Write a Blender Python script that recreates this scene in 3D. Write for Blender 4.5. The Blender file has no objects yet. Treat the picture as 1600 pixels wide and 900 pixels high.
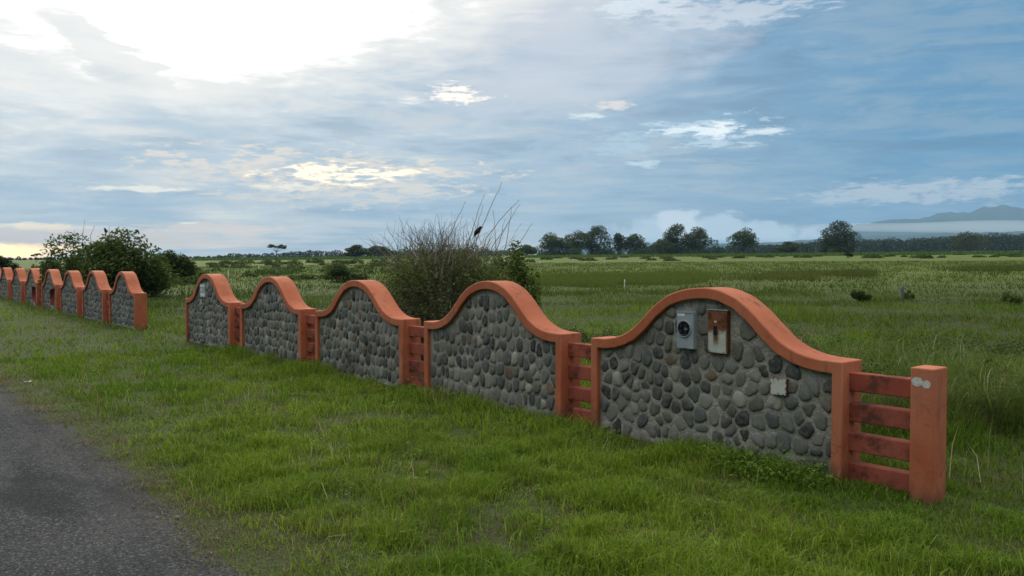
import bpy, bmesh, math, random
import numpy as np
from mathutils import Vector, Matrix

rng = np.random.default_rng(11)
random.seed(11)
scene = bpy.context.scene
C = scene.collection

# ------------------------------------------------------------------ camera
FOC, CX, CY = 1265.9, 800.0, 450.0          # focal length and centre in photo pixels (1600 x 900)
PITCH, EYE = 0.0289, 1.6
cam_d = bpy.data.cameras.new('camera')
cam_d.sensor_width = 36.0
cam_d.lens = 36.0 * FOC / 1600.0
cam_d.clip_start = 0.05
cam_d.clip_end = 40000
cam = bpy.data.objects.new('camera', cam_d)
C.objects.link(cam)
cam.location = (0, 0, EYE)
cam.rotation_euler = (math.pi / 2 - PITCH, 0, 0)
scene.camera = cam

# ------------------------------------------------------------------ sky
SUN_AZ, SUN_EL = math.radians(-27), math.radians(20)   # azimuth from +Y towards +X
world = bpy.data.worlds.new('World')
scene.world = world
world.use_nodes = True
wt = world.node_tree
wt.nodes.clear()


class Nodes:
    def __init__(s, tree):
        s.t = tree

    def new(s, kind, **kw):
        n = s.t.nodes.new(kind)
        for k, v in kw.items():
            setattr(n, k, v)
        return n

    def put(s, sock, v):
        if isinstance(v, bpy.types.NodeSocket):
            s.t.links.new(v, sock)
        else:
            sock.default_value = v

    def m(s, op, a, b=None, c=None, clamp=False):
        n = s.new('ShaderNodeMath', operation=op, use_clamp=clamp)
        s.put(n.inputs[0], a)
        if b is not None:
            s.put(n.inputs[1], b)
        if c is not None:
            s.put(n.inputs[2], c)
        return n.outputs[0]

    def ss(s, x, lo, hi, a=0.0, b=1.0):
        n = s.new('ShaderNodeMapRange', interpolation_type='SMOOTHSTEP')
        s.put(n.inputs['Value'], x)
        n.inputs['From Min'].default_value = lo
        n.inputs['From Max'].default_value = hi
        n.inputs['To Min'].default_value = a
        n.inputs['To Max'].default_value = b
        return n.outputs[0]

    def mix(s, f, a, b, mode='MIX'):
        n = s.new('ShaderNodeMix', data_type='RGBA', blend_type=mode)
        s.put(n.inputs[0], f)
        s.put(n.inputs[6], a if not isinstance(a, tuple) else (*a, 1) if len(a) == 3 else a)
        s.put(n.inputs[7], b if not isinstance(b, tuple) else (*b, 1) if len(b) == 3 else b)
        return n.outputs[2]

    def noise(s, vec, scale, detail=4, rough=.5, dist=0.0):
        n = s.new('ShaderNodeTexNoise')
        if vec is not None:
            s.put(n.inputs['Vector'], vec)
        n.inputs['Scale'].default_value = scale
        n.inputs['Detail'].default_value = detail
        n.inputs['Roughness'].default_value = rough
        n.inputs['Distortion'].default_value = dist
        return n.outputs['Fac']

    def comb(s, x, y, z):
        n = s.new('ShaderNodeCombineXYZ')
        for i, v in enumerate((x, y, z)):
            s.put(n.inputs[i], v)
        return n.outputs[0]


w = Nodes(wt)
sky = w.new('ShaderNodeTexSky', sky_type='NISHITA', sun_disc=False)
sky.sun_elevation = SUN_EL
sky.sun_rotation = SUN_AZ
sky.altitude = 20
sky.dust_density = 1.5
tc = w.new('ShaderNodeTexCoord')
sep = w.new('ShaderNodeSeparateXYZ')
wt.links.new(tc.outputs['Generated'], sep.inputs[0])
dx, dy, dz = sep.outputs
hor = w.m('SQRT', w.m('ADD', w.m('MULTIPLY', dx, dx), w.m('MULTIPLY', dy, dy)))
az = w.m('ARCTAN2', dx, dy)                                  # 0 ahead, negative to the left
el = w.m('DIVIDE', dz, w.m('MAXIMUM', hor, .02))            # tangent of the elevation
# a cloud deck seen in perspective: noise on a plane overhead
zz = w.m('ADD', w.m('MAXIMUM', dz, 0.0), .07)
deck = w.comb(w.m('DIVIDE', dx, zz), w.m('DIVIDE', dy, zz), 0.0)
n_big = w.noise(deck, .55, 5, .55, .6)
n_mid = w.noise(deck, 1.3, 7, .6, .8)
flat = w.comb(dx, dy, w.m('MULTIPLY', dz, 4.5))
n_str = w.noise(flat, 5.0, 7, .6, .5)
n_fin = w.noise(flat, 17.0, 6, .6, .4)
n_tiny = w.noise(flat, 48.0, 5, .62, .3)
n_wa = w.noise(w.comb(dy, dx, w.m('MULTIPLY', dz, 4.0)), 12.0, 6, .6)
n_wb = w.noise(w.comb(dx, w.m('ADD', dy, 3.7), w.m('MULTIPLY', dz, 4.0)), 14.0, 6, .6)
# nearness to the sun's side of the sky
sun_h = w.m('DIVIDE', w.m('ADD', w.m('MULTIPLY', dx, math.sin(SUN_AZ)), w.m('MULTIPLY', dy, math.cos(SUN_AZ))), w.m('MAXIMUM', hor, .02))
to_sun = w.ss(w.m('ADD', sun_h, w.m('MULTIPLY', w.m('SUBTRACT', n_big, .5), .16)), .56, 1.0)


def PA(x):
    return math.atan((x - CX) / FOC)


def PT(x, y):
    return (413.5 - y) / FOC * math.cos(PA(x))


def patch(x, y, rx, ry, tilt=0.0, warp=.10):
    """soft elliptical distance (0 in the middle, 1 at the rim) round a direction"""
    a0, t0 = PA(x), PT(x, y)
    ca = math.cos(PA(x)) ** 2
    da = w.m('SUBTRACT', w.m('ADD', az, w.m('MULTIPLY', w.m('SUBTRACT', n_wa, .5), warp)), a0)
    dt = w.m('SUBTRACT', w.m('ADD', el, w.m('MULTIPLY', w.m('SUBTRACT', n_wb, .5), warp * .30)), t0)
    if tilt:
        u = w.m('ADD', w.m('MULTIPLY', da, math.cos(tilt)), w.m('MULTIPLY', dt, math.sin(tilt)))
        v = w.m('SUBTRACT', w.m('MULTIPLY', dt, math.cos(tilt)), w.m('MULTIPLY', da, math.sin(tilt)))
        da, dt = u, v
    qa = w.m('MULTIPLY', da, FOC / (rx * ca))
    qt = w.m('MULTIPLY', dt, FOC / ry)
    return w.m('ADD', w.m('MULTIPLY', qa, qa), w.m('MULTIPLY', qt, qt))


deck_col = w.mix(to_sun, (.082, .240, .415), (.405, .505, .595))
east = w.ss(sun_h, .45, -.25)                                # away from the sun: an even grey overcast
deck_col = w.mix(east, deck_col, (.205, .222, .240))
# thicker, greyer folds and thinner, lighter ones
fold = w.m('ADD', w.m('MULTIPLY', n_mid, .5), w.m('MULTIPLY', n_str, .5))
deck_col = w.mix(w.ss(fold, .50, .68, 0, .55), deck_col, w.mix(to_sun, (.250, .355, .455), (.560, .610, .660)))
deck_col = w.mix(w.ss(fold, .50, .34, 0, .55), deck_col, w.mix(to_sun, (.075, .185, .330), (.290, .370, .460)))
# streaky layers at several scales, greyer and lighter in turn
lay_v = w.comb(w.m('ADD', w.m('DIVIDE', dx, zz), w.m('MULTIPLY', n_big, 1.1)), w.m('MULTIPLY', w.m('DIVIDE', dy, zz), 1.7), w.m('MULTIPLY', n_str, .6))
n_lay = w.noise(lay_v, 1.15, 8, .62, .5)
n_lay2 = w.noise(w.comb(dx, dy, w.m('MULTIPLY', dz, 6.0)), 9.0, 8, .64, .7)
lay = w.m('ADD', w.m('MULTIPLY', n_lay, .55), w.m('MULTIPLY', n_lay2, .45))
deck_col = w.mix(w.ss(lay, .48, .60, 0, .85), deck_col, w.mix(to_sun, (.195, .315, .430), (.610, .625, .630)))
deck_col = w.mix(w.ss(lay, .49, .39, 0, .75), deck_col, w.mix(to_sun, (.075, .180, .315), (.285, .365, .450)))
# brighter overhead, as the top of the picture begins to show
sunward = w.ss(w.m('ADD', w.m('MULTIPLY', dx, math.sin(SUN_AZ)), w.m('MULTIPLY', dy, math.cos(SUN_AZ))), -.75, .35, .62, 1.0)
deck_col = w.mix(w.m('MULTIPLY', w.m('MULTIPLY', w.ss(el, .28, 1.1), sunward), w.ss(n_big, .25, .6, .7, 1.0)), deck_col, (1.75, 1.70, 1.60))
clear = w.new('ShaderNodeVectorMath', operation='SCALE')
wt.links.new(sky.outputs[0], clear.inputs[0])
clear.inputs['Scale'].default_value = .1
cover = w.ss(n_big, .30, .60, .86, .98)
col = w.mix(cover, clear.outputs[0], deck_col)
# pinkish thin veil in the upper middle
veil = w.ss(w.m('ADD', patch(860, 70, 330, 130), w.m('MULTIPLY', w.m('SUBTRACT', .5, n_str), 3.2)), 1.1, -.2, 0, .62)
col = w.mix(veil, col, (.66, .66, .69))
# the wide blown-out opening high on the left
q = patch(285, -75, 470, 178)
q = w.m('ADD', q, w.m('MULTIPLY', w.m('SUBTRACT', .5, n_str), 1.35))
q = w.m('ADD', q, w.m('MULTIPLY', w.m('SUBTRACT', .5, n_fin), .9))
q = w.m('ADD', q, w.m('MULTIPLY', w.m('SUBTRACT', .5, n_lay2), .9))
tongue = w.ss(w.m('ADD', patch(165, 78, 130, 26, -.62), w.m('MULTIPLY', w.m('SUBTRACT', .5, n_fin), 2.2)), 1.5, .1, 0, .85)
q = w.m('ADD', q, w.m('MULTIPLY', tongue, .75))
col = w.mix(w.ss(q, 2.1, .95, 0, .85), col, (.88, .85, .79))
col = w.mix(w.ss(q, 1.20, -.15), col, (2.5, 2.4, 2.2))


def gap(x, y, rx, ry, colour, amount=1.0, k=2.2, hard=1.05):
    global col
    nn = w.m('ADD', w.m('MULTIPLY', n_fin, .45), w.m('MULTIPLY', n_tiny, .55))
    g = w.m('ADD', patch(x, y, rx * 1.3, ry * 1.3, 0.0, .06), w.m('MULTIPLY', w.m('SUBTRACT', .50, nn), k * 4.6))
    col = w.mix(w.ss(g, 1.0, 1.0 - hard, 0, amount), col, colour)


gap(500, 276, 210, 34, (.95, .80, .62), .8)
gap(525, 273, 95, 13, (1.7, 1.38, .92), 1, 1.7)
gap(455, 292, 50, 5, (1.20, 1.05, .80), .9, 1.4)
gap(215, 294, 75, 5, (1.15, 1.03, .82), .95, 1.2)
gap(715, 146, 48, 13, (1.15, 1.02, .88), 1, 1.8)
gap(640, 157, 24, 7, (.90, .86, .80), .9, 1.4)
gap(955, 165, 32, 9, (.78, .72, .68), .9, 1.4)
gap(905, 183, 30, 5, (.78, .85, .84), .9, 1.2)
gap(1105, 208, 85, 19, (.56, .68, .76), .9, 2.0)
gap(1118, 205, 42, 9, (.92, .97, .96), 1, 1.9)
gap(1060, 207, 55, 5, (.80, .90, .92), .9, 1.4)
gap(1185, 205, 38, 3.5, (.78, .85, .85), .9, 1.0)
gap(970, 225, 55, 16, (.46, .60, .68), .8, 1.9)
gap(1000, 257, 22, 5, (.62, .72, .76), .9, 1.2)
gap(60, 355, 85, 5.5, (1.6, 1.22, .66), 1, .8)
gap(140, 372, 260, 16, (.95, .68, .48), .7, 1.0)
gap(330, 357, 110, 9, (1.0, .78, .60), .8, 1.3)
gap(292, 350, 22, 2.5, (1.2, 1.05, .8), .9, .8)
gap(1430, 300, 190, 15, (.53, .57, .60), .85, 1.5)
gap(1000, 18, 60, 14, (.74, .82, .86), .85, 1.8)
gap(1090, 22, 160, 20, (.60, .64, .70), .7, 1.9)
# glow of the low sun on the left horizon
col = w.mix(w.ss(w.m('ADD', patch(-10, 391, 190, 13, 0.0, .04), w.m('MULTIPLY', w.m('SUBTRACT', .5, n_fin), 1.4)), 1.0, .0), col, (3.0, 1.9, .65))
# soft cumulus bank low over the far plain
lump = w.noise(w.comb(dx, dy, w.m('MULTIPLY', dz, 1.5)), 26.0, 6, .58, .3)
bank = w.m('ADD', patch(1115, 372, 190, 36, 0.0, .03), w.m('MULTIPLY', w.m('SUBTRACT', .5, lump), 3.4))
col = w.mix(w.ss(bank, 1.1, .50, 0, .95), col, (.56, .66, .73))
tower = w.m('ADD', patch(1062, 350, 40, 24, 0.0, .03), w.m('MULTIPLY', w.m('SUBTRACT', .5, lump), 2.6))
col = w.mix(w.ss(tower, 1.0, .40, 0, .9), col, (.74, .80, .84))
low = w.m('ADD', patch(1130, 388, 260, 13), w.m('MULTIPLY', w.m('SUBTRACT', .5, n_fin), 1.0))
col = w.mix(w.ss(low, 1.1, .2, 0, .7), col, (.200, .345, .500))
boost = w.new('ShaderNodeVectorMath', operation='SCALE')
wt.links.new(col, boost.inputs[0])
boost.inputs['Scale'].default_value = 10.0
bg = w.new('ShaderNodeBackground')
wt.links.new(boost.outputs[0], bg.inputs['Color'])
bg.inputs['Strength'].default_value = .1
wo = w.new('ShaderNodeOutputWorld')
wt.links.new(bg.outputs[0], wo.inputs['Surface'])
world.cycles.sampling_method = 'MANUAL'
world.cycles.sample_map_resolution = 1024

# ------------------------------------------------------------------ sun (veiled by cloud)
sun_d = bpy.data.lights.new('sun', 'SUN')
sun_d.energy = 1.3
sun_d.angle = math.radians(16)
sun_d.color = (1.0, .92, .80)
sun = bpy.data.objects.new('sun', sun_d)
C.objects.link(sun)
sv = Vector((math.sin(SUN_AZ) * math.cos(SUN_EL), math.cos(SUN_AZ) * math.cos(SUN_EL), math.sin(SUN_EL)))
sun.rotation_euler = sv.to_track_quat('Z', 'Y').to_euler()
sun.location = (-8, 14, 20)

vs = scene.view_settings
vs.view_transform = 'Standard'
vs.look = 'None'
vs.exposure = 0.28
vs.gamma = 1.0
vs.use_curve_mapping = False
scene.render.engine = 'CYCLES'
cy = scene.cycles
cy.max_bounces = 5
cy.diffuse_bounces = 3
cy.glossy_bounces = 2
cy.transmission_bounces = 3
cy.transparent_max_bounces = 6
cy.volume_bounces = 1
cy.use_denoising = True
cy.use_adaptive_sampling = True
cy.adaptive_threshold = .012
cy.caustics_reflective = False
cy.caustics_refractive = False


# ------------------------------------------------------------------ helpers
def smooth(e0, e1, x):
    t = np.clip((np.asarray(x, float) - e0) / (e1 - e0), 0, 1)
    return t * t * (3 - 2 * t)


YAW = .6968
DW, NW = np.array([-math.sin(YAW), math.cos(YAW)]), np.array([math.cos(YAW), math.sin(YAW)])   # along the wall, and away from the road
DIST = 5.578


def ht(x, y):
    """terrain height: level beside the road, then rising very gently inland"""
    x = np.asarray(x, float)
    y = np.asarray(y, float)
    r = np.hypot(x, y)
    return (.0085 * x + .01285 * y) * smooth(9, 70, r)


def at(px, py):
    """ground point that the photo pixel looks at"""
    u, v = (px - CX) / FOC, -(py - CY) / FOC
    c, s = math.cos(PITCH), math.sin(PITCH)
    d = np.array([u, c + v * s, v * c - s])
    lo, hi = 1.0, 9000.0
    f = lambda t: EYE + d[2] * t - float(ht(d[0] * t, d[1] * t))
    t = 1.0
    while t < 9000 and f(t) > 0:
        lo = t
        t *= 1.1
    hi = t
    for _ in range(50):
        mid = .5 * (lo + hi)
        if f(mid) > 0:
            lo = mid
        else:
            hi = mid
    return Vector((d[0] * hi, d[1] * hi, float(ht(d[0] * hi, d[1] * hi))))


def along(px, Y):
    """ground point in the photo column px at depth Y"""
    x = (px - CX) / FOC * Y
    return Vector((x, Y, float(ht(x, Y))))


def height_at(py, Y):
    """world height seen at photo row py at depth Y"""
    return EYE + Y * math.tan(math.atan((CY - py) / FOC) - PITCH)


def wall_xy(s, k):
    p = s * DW + k * NW
    return p[0], p[1]


def value_noise(x, y, scale, seed=0):
    x = np.asarray(x, float) / scale + seed * 17.3
    y = np.asarray(y, float) / scale + seed * 9.1
    xi, yi = np.floor(x).astype(np.int64), np.floor(y).astype(np.int64)
    fx, fy = x - xi, y - yi
    fx, fy = fx * fx * (3 - 2 * fx), fy * fy * (3 - 2 * fy)

    def h(a, b):
        n = (a * 374761393 + b * 668265263 + seed * 974711) & 0xffffffff
        n = ((n ^ (n >> 13)) * 1274126177) & 0xffffffff
        return ((n ^ (n >> 16)) & 0xffff) / 65535.0
    return (h(xi, yi) * (1 - fx) + h(xi + 1, yi) * fx) * (1 - fy) + (h(xi, yi + 1) * (1 - fx) + h(xi + 1, yi + 1) * fx) * fy


def fast_mesh(name, verts, faces_list, mats, colors=None, smooth_shade=False):
    """faces_list: list of (n,k) index arrays"""
    me = bpy.data.meshes.new(name)
    verts = np.asarray(verts, np.float32)
    me.vertices.add(len(verts))
    me.vertices.foreach_set('co', verts.ravel())
    loops = np.concatenate([f.ravel() for f in faces_list]).astype(np.int32)
    tot = np.concatenate([np.full(len(f), f.shape[1], np.int32) for f in faces_list])
    start = np.concatenate([[0], np.cumsum(tot)[:-1]]).astype(np.int32)
    me.loops.add(len(loops))
    me.loops.foreach_set('vertex_index', loops)
    me.polygons.add(len(tot))
    me.polygons.foreach_set('loop_start', start)
    me.polygons.foreach_set('loop_total', tot)
    if smooth_shade:
        me.polygons.foreach_set('use_smooth', np.ones(len(tot), bool))
    if colors is not None:
        a = me.attributes.new('tint', 'FLOAT_COLOR', 'POINT')
        cc = np.ones((len(verts), 4), np.float32)
        cc[:, :3] = colors
        a.data.foreach_set('color', cc.ravel())
    me.update(calc_edges=True)
    for m in (mats if isinstance(mats, (list, tuple)) else [mats]):
        me.materials.append(m)
    return me


def link(name, data, parent=None, loc=None):
    o = bpy.data.objects.new(name, data)
    C.objects.link(o)
    if parent is not None:
        o.parent = parent
    if loc is not None:
        o.location = loc
    return o


def tag(o, label=None, cat=None, group=None, kind=None):
    if label:
        o['label'] = label
    if cat:
        o['category'] = cat
    if group:
        o['group'] = group
    if kind:
        o['kind'] = kind
    return o


def thing(name, label, cat, loc=(0, 0, 0), rotz=0.0, group=None):
    o = link(name, None, None, loc)
    o.rotation_euler = (0, 0, rotz)
    o.empty_display_size = .2
    return tag(o, label, cat, group, 'thing')


def bm_mesh(name, bm, mat, smooth_shade=False):
    me = bpy.data.meshes.new(name)
    bm.normal_update()
    bm.to_mesh(me)
    bm.free()
    if smooth_shade:
        for p in me.polygons:
            p.use_smooth = True
    me.materials.append(mat)
    return me


def bevel(o, width, seg=2):
    b = o.modifiers.new('bevel', 'BEVEL')
    b.width = width
    b.segments = seg
    b.limit_method = 'ANGLE'
    b.angle_limit = math.radians(38)
    b.harden_normals = False
    return o


def box_bm(bm, x0, x1, y0, y1, z0, z1):
    v = [bm.verts.new(p) for p in ((x0, y0, z0), (x1, y0, z0), (x1, y1, z0), (x0, y1, z0), (x0, y0, z1), (x1, y0, z1), (x1, y1, z1), (x0, y1, z1))]
    for f in ((3, 2, 1, 0), (4, 5, 6, 7), (0, 1, 5, 4), (1, 2, 6, 5), (2, 3, 7, 6), (3, 0, 4, 7)):
        bm.faces.new([v[i] for i in f])


def box_obj(name, dims, mat, parent, bev=.006):
    bm = bmesh.new()
    box_bm(bm, *dims)
    o = link(name, bm_mesh(name, bm, mat), parent)
    if bev:
        bevel(o, bev)
    return o


# ------------------------------------------------------------------ materials
def mat(name, build, rough=.85, spec=.25):
    m = bpy.data.materials.new(name)
    m.use_nodes = True
    t = m.node_tree
    b = t.nodes['Principled BSDF']
    b.inputs['Roughness'].default_value = rough
    b.inputs['Specular IOR Level'].default_value = spec
    build(Nodes(t), b)
    return m


def obj_coord(n):
    return n.new('ShaderNodeTexCoord').outputs['Object']


def bump(n, b, h, strength=.4, dist=.01):
    bp = n.new('ShaderNodeBump')
    bp.inputs['Strength'].default_value = strength
    bp.inputs['Distance'].default_value = dist
    n.put(bp.inputs['Height'], h)
    n.t.links.new(bp.outputs[0], b.inputs['Normal'])


def m_stucco(n, b):
    p = obj_coord(n)
    geo = n.new('ShaderNodeNewGeometry')
    wp = geo.outputs['Position']
    big = n.noise(wp, 1.6, 5, .6)
    fine = n.noise(wp, 14, 5, .6)
    c = n.mix(n.ss(big, .35, .68), (.430, .118, .052), (.525, .168, .082))
    c = n.mix(n.ss(fine, .55, .75, 0, .35), c, (.52, .175, .100))
    # drip stains, stretched downwards
    s = n.new('ShaderNodeSeparateXYZ')
    n.put(s.inputs[0], wp)
    drip = n.noise(n.comb(n.m('MULTIPLY', s.outputs[0], 9.0), n.m('MULTIPLY', s.outputs[1], 9.0), n.m('MULTIPLY', s.outputs[2], 1.3)), 1.0, 5, .65)
    c = n.mix(n.ss(drip, .55, .70, 0, .62), c, (.150, .062, .042))
    chip = n.noise(wp, 22, 5, .7)
    c = n.mix(n.ss(chip, .67, .71, 0, .8), c, (.36, .30, .25))
    vo = n.new('ShaderNodeTexVoronoi', feature='DISTANCE_TO_EDGE')
    n.put(vo.inputs['Vector'], n.new('ShaderNodeVectorMath', operation='ADD').outputs[0])
    va = vo.inputs['Vector'].links[0].from_node
    n.put(va.inputs[0], wp)
    nt = n.new('ShaderNodeTexNoise')
    n.put(nt.inputs['Vector'], wp)
    nt.inputs['Scale'].default_value = 6
    nt.inputs['Detail'].default_value = 5
    sc = n.new('ShaderNodeVectorMath', operation='SCALE')
    n.put(sc.inputs[0], nt.outputs['Color'])
    sc.inputs['Scale'].default_value = .22
    n.put(va.inputs[1], sc.outputs[0])
    vo.inputs['Scale'].default_value = 2.3
    crack = n.m('MULTIPLY', n.ss(vo.outputs['Distance'], .010, .002), n.ss(n.noise(wp, 1.3, 3, .5), .50, .60))
    c = n.mix(n.m('MULTIPLY', crack, .75), c, (.11, .05, .035))
    fade = n.noise(wp, .9, 5, .6, .5)
    c = n.mix(n.ss(fade, .48, .66, 0, .45), c, (.54, .215, .130))
    grime = n.noise(wp, 5.5, 6, .7)
    c = n.mix(n.ss(grime, .57, .74, 0, .6), c, (.185, .080, .055))
    rnd = n.new('ShaderNodeObjectInfo').outputs['Random']
    c = n.mix(n.m('MULTIPLY', rnd, .35), c, n.mix(1.0, c, (.80, .74, .74), 'MULTIPLY'))
    algae = n.noise(wp, 3.2, 6, .68)
    low = n.ss(n.m('ADD', s.outputs[2], n.m('MULTIPLY', n.m('SUBTRACT', algae, .5), .7)), .22, -.02)
    c = n.mix(n.m('MULTIPLY', low, .65), c, (.105, .066, .042))
    n.put(b.inputs['Base Color'], c)
    bump(n, b, n.m('ADD', n.noise(wp, 60, 4, .6), n.m('MULTIPLY', fine, 1.5)), .35, .006)


def m_rail(n, b):
    geo = n.new('ShaderNodeNewGeometry')
    wp = geo.outputs['Position']
    big = n.noise(wp, 2.4, 5, .6)
    c = n.mix(n.ss(big, .35, .65), (.300, .072, .045), (.380, .105, .068))
    grime = n.noise(wp, 4.2, 6, .68)
    c = n.mix(n.ss(grime, .44, .62, 0, .85), c, (.070, .036, .028))
    n.put(b.inputs['Base Color'], c)
    bump(n, b, n.noise(wp, 50, 5, .65), .4, .006)


def m_mortar(n, b):
    p = obj_coord(n)
    big = n.noise(p, 2.2, 5, .6)
    fine = n.noise(p, 38, 5, .65)
    c = n.mix(n.ss(big, .3, .7), (.250, .242, .205), (.400, .385, .330))
    c = n.mix(n.ss(fine, .38, .60, .35, 0), c, (.140, .138, .120))
    wpm = n.new('ShaderNodeNewGeometry').outputs['Position']
    c = n.mix(n.ss(n.noise(wpm, 1.7, 5, .65, .6), .52, .70, 0, .55), c, (.060, .060, .052))
    moss = n.noise(p, 6, 6, .7)
    c = n.mix(n.ss(moss, .58, .74, 0, .7), c, (.085, .092, .075))
    n.put(b.inputs['Base Color'], c)
    bump(n, b, n.m('ADD', fine, n.m('MULTIPLY', n.noise(p, 14, 4, .6), 1.8)), .7, .02)


def m_stone(n, b):
    oi = n.new('ShaderNodeObjectInfo')
    r = n.new('ShaderNodeValToRGB')
    n.put(r.inputs[0], oi.outputs['Random'])
    els = r.color_ramp.elements
    r.color_ramp.interpolation = 'CONSTANT'
    els[0].position, els[0].color = 0, (.034, .035, .035, 1)
    els[1].position, els[1].color = .96, (.330, .325, .270, 1)
    for pos, cc in ((.07, (.062, .066, .064)), (.17, (.095, .097, .082)), (.28, (.165, .164, .138)), (.38, (.098, .106, .104)), (.47, (.205, .198, .160)), (.58, (.140, .146, .128)), (.68, (.185, .184, .164)), (.78, (.125, .118, .095)), (.85, (.240, .232, .196)), (.91, (.170, .108, .066)), (.935, (.080, .085, .088))):
        e = els.new(pos)
        e.color = (*cc, 1)
    geo = n.new('ShaderNodeNewGeometry')
    wp = geo.outputs['Position']
    sp = n.noise(wp, 24, 6, .65)
    c = n.mix(n.ss(sp, .35, .7, .0, .40), r.outputs[0], (.25, .25, .22))
    c = n.mix(n.ss(n.noise(wp, 60, 4, .6), .58, .74, 0, .5), c, (.05, .052, .048))
    c = n.mix(n.ss(n.noise(wp, 7, 6, .7), .60, .72, 0, .55), c, (.055, .058, .050))
    c = n.mix(n.ss(n.noise(wp, 12, 6, .7), .62, .72, 0, .75), c, (.27, .262, .225))        # smeared mortar
    c = n.mix(n.ss(n.noise(wp, 1.7, 5, .65, .6), .52, .70, 0, .50), c, (.036, .037, .032))   # dark weathering
    n.put(b.inputs['Base Color'], c)
    bump(n, b, n.m('ADD', sp, n.noise(wp, 90, 3, .6)), .35, .006)


def m_stone_tint(n, b):
    a = n.new('ShaderNodeAttribute', attribute_name='tint')
    geo = n.new('ShaderNodeNewGeometry')
    sp = n.noise(geo.outputs['Position'], 24, 6, .65)
    c = n.mix(n.ss(sp, .35, .7, 0, .4), a.outputs['Color'], (.23, .235, .21))
    n.put(b.inputs['Base Color'], c)


def leafy(name, trans=.3, rough=.6, spec=.25):
    m = bpy.data.materials.new(name)
    m.use_nodes = True
    t = m.node_tree
    n = Nodes(t)
    b = t.nodes['Principled BSDF']
    a = n.new('ShaderNodeAttribute', attribute_name='tint')
    n.put(b.inputs['Base Color'], a.outputs['Color'])
    b.inputs['Roughness'].default_value = rough
    b.inputs['Specular IOR Level'].default_value = spec
    tr = n.new('ShaderNodeBsdfTranslucent')
    n.put(tr.inputs[0], n.mix(1.0, a.outputs['Color'], (1.0, 1.0, .55), 'MULTIPLY'))
    mx = n.new('ShaderNodeMixShader')
    mx.inputs[0].default_value = trans
    t.links.new(b.outputs[0], mx.inputs[1])
    t.links.new(tr.outputs[0], mx.inputs[2])
    t.links.new(mx.outputs[0], t.nodes['Material Output'].inputs['Surface'])
    return m


def plain(name, colour, rough=.8, var=.25, scale=8, spec=.25, metallic=0.0):
    def f(n, b):
        geo = n.new('ShaderNodeNewGeometry')
        v = n.noise(geo.outputs['Position'], scale, 5, .6)
        dark = tuple(x * (1 - var) for x in colour)
        lite = tuple(min(1, x * (1 + var)) for x in colour)
        n.put(b.inputs['Base Color'], n.mix(n.ss(v, .3, .7), dark, lite))
        b.inputs['Metallic'].default_value = metallic
    return mat(name, f, rough, spec)


def m_rust_panel(n, b):
    p = obj_coord(n)       # panel centred on x, z measured up from its foot (0.35 m high)
    s = n.new('ShaderNodeSeparateXYZ')
    n.put(s.inputs[0], p)
    x, z = s.outputs[0], s.outputs[2]
    nz = n.noise(p, 16, 6, .65)
    n2 = n.noise(n.comb(n.m('MULTIPLY', x, 60.0), 0.0, n.m('MULTIPLY', z, 9.0)), 1, 5, .65)
    edge = n.m('ADD', z, n.m('MULTIPLY', n.m('SUBTRACT', nz, .5), .14))
    rust = n.ss(edge, .155, .21)
    # rust running down from the opening in the middle
    cx = n.m('ABSOLUTE', n.m('ADD', x, .012))
    run = n.m('MULTIPLY', n.ss(n.m('ADD', cx, n.m('MULTIPLY', n.m('SUBTRACT', n2, .5), .05)), .042, .012), n.ss(z, .04, .13))
    rust = n.m('MAXIMUM', rust, run)
    rim = n.m('MAXIMUM', n.ss(n.m('ABSOLUTE', x), .082, .090), n.ss(n.m('ADD', z, n.m('MULTIPLY', nz, .01)), .018, .010))
    rust = n.m('MAXIMUM', rust, n.m('MULTIPLY', rim, .9))
    rc = n.mix(n.ss(nz, .35, .65), (.090, .030, .014), (.215, .085, .040))
    rc = n.mix(n.ss(n2, .56, .74, 0, .5), rc, (.34, .20, .11))
    c = n.mix(rust, n.mix(n.ss(nz, .3, .7), (.40, .43, .37), (.52, .54, .47)), rc)
    c = n.mix(n.ss(n.noise(p, 70, 4, .6), .62, .72, 0, .7), c, (.16, .07, .03))
    n.put(b.inputs['Base Color'], c)
    bump(n, b, nz, .3, .004)


def m_pale_plate(n, b):
    p = obj_coord(n)
    s = n.new('ShaderNodeSeparateXYZ')
    n.put(s.inputs[0], p)
    x, z = s.outputs[0], s.outputs[2]
    nz = n.noise(p, 30, 6, .65)
    e = n.m('MAXIMUM', n.m('DIVIDE', n.m('ABSOLUTE', x), .068), n.m('DIVIDE', n.m('ABSOLUTE', n.m('SUBTRACT', z, .064)), .064))
    rust = n.ss(n.m('ADD', e, n.m('MULTIPLY', n.m('SUBTRACT', nz, .5), 1.0)), .90, 1.0)
    drip = n.noise(n.comb(n.m('MULTIPLY', x, 70.0), 0.0, n.m('MULTIPLY', z, 8.0)), 1, 5, .65)
    rust = n.m('MAXIMUM', rust, n.m('MULTIPLY', n.ss(drip, .55, .62), n.ss(z, .075, .112)))
    c = n.mix(rust, (.52, .54, .49), n.mix(nz, (.10, .035, .015), (.24, .10, .045)))
    n.put(b.inputs['Base Color'], c)


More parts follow.
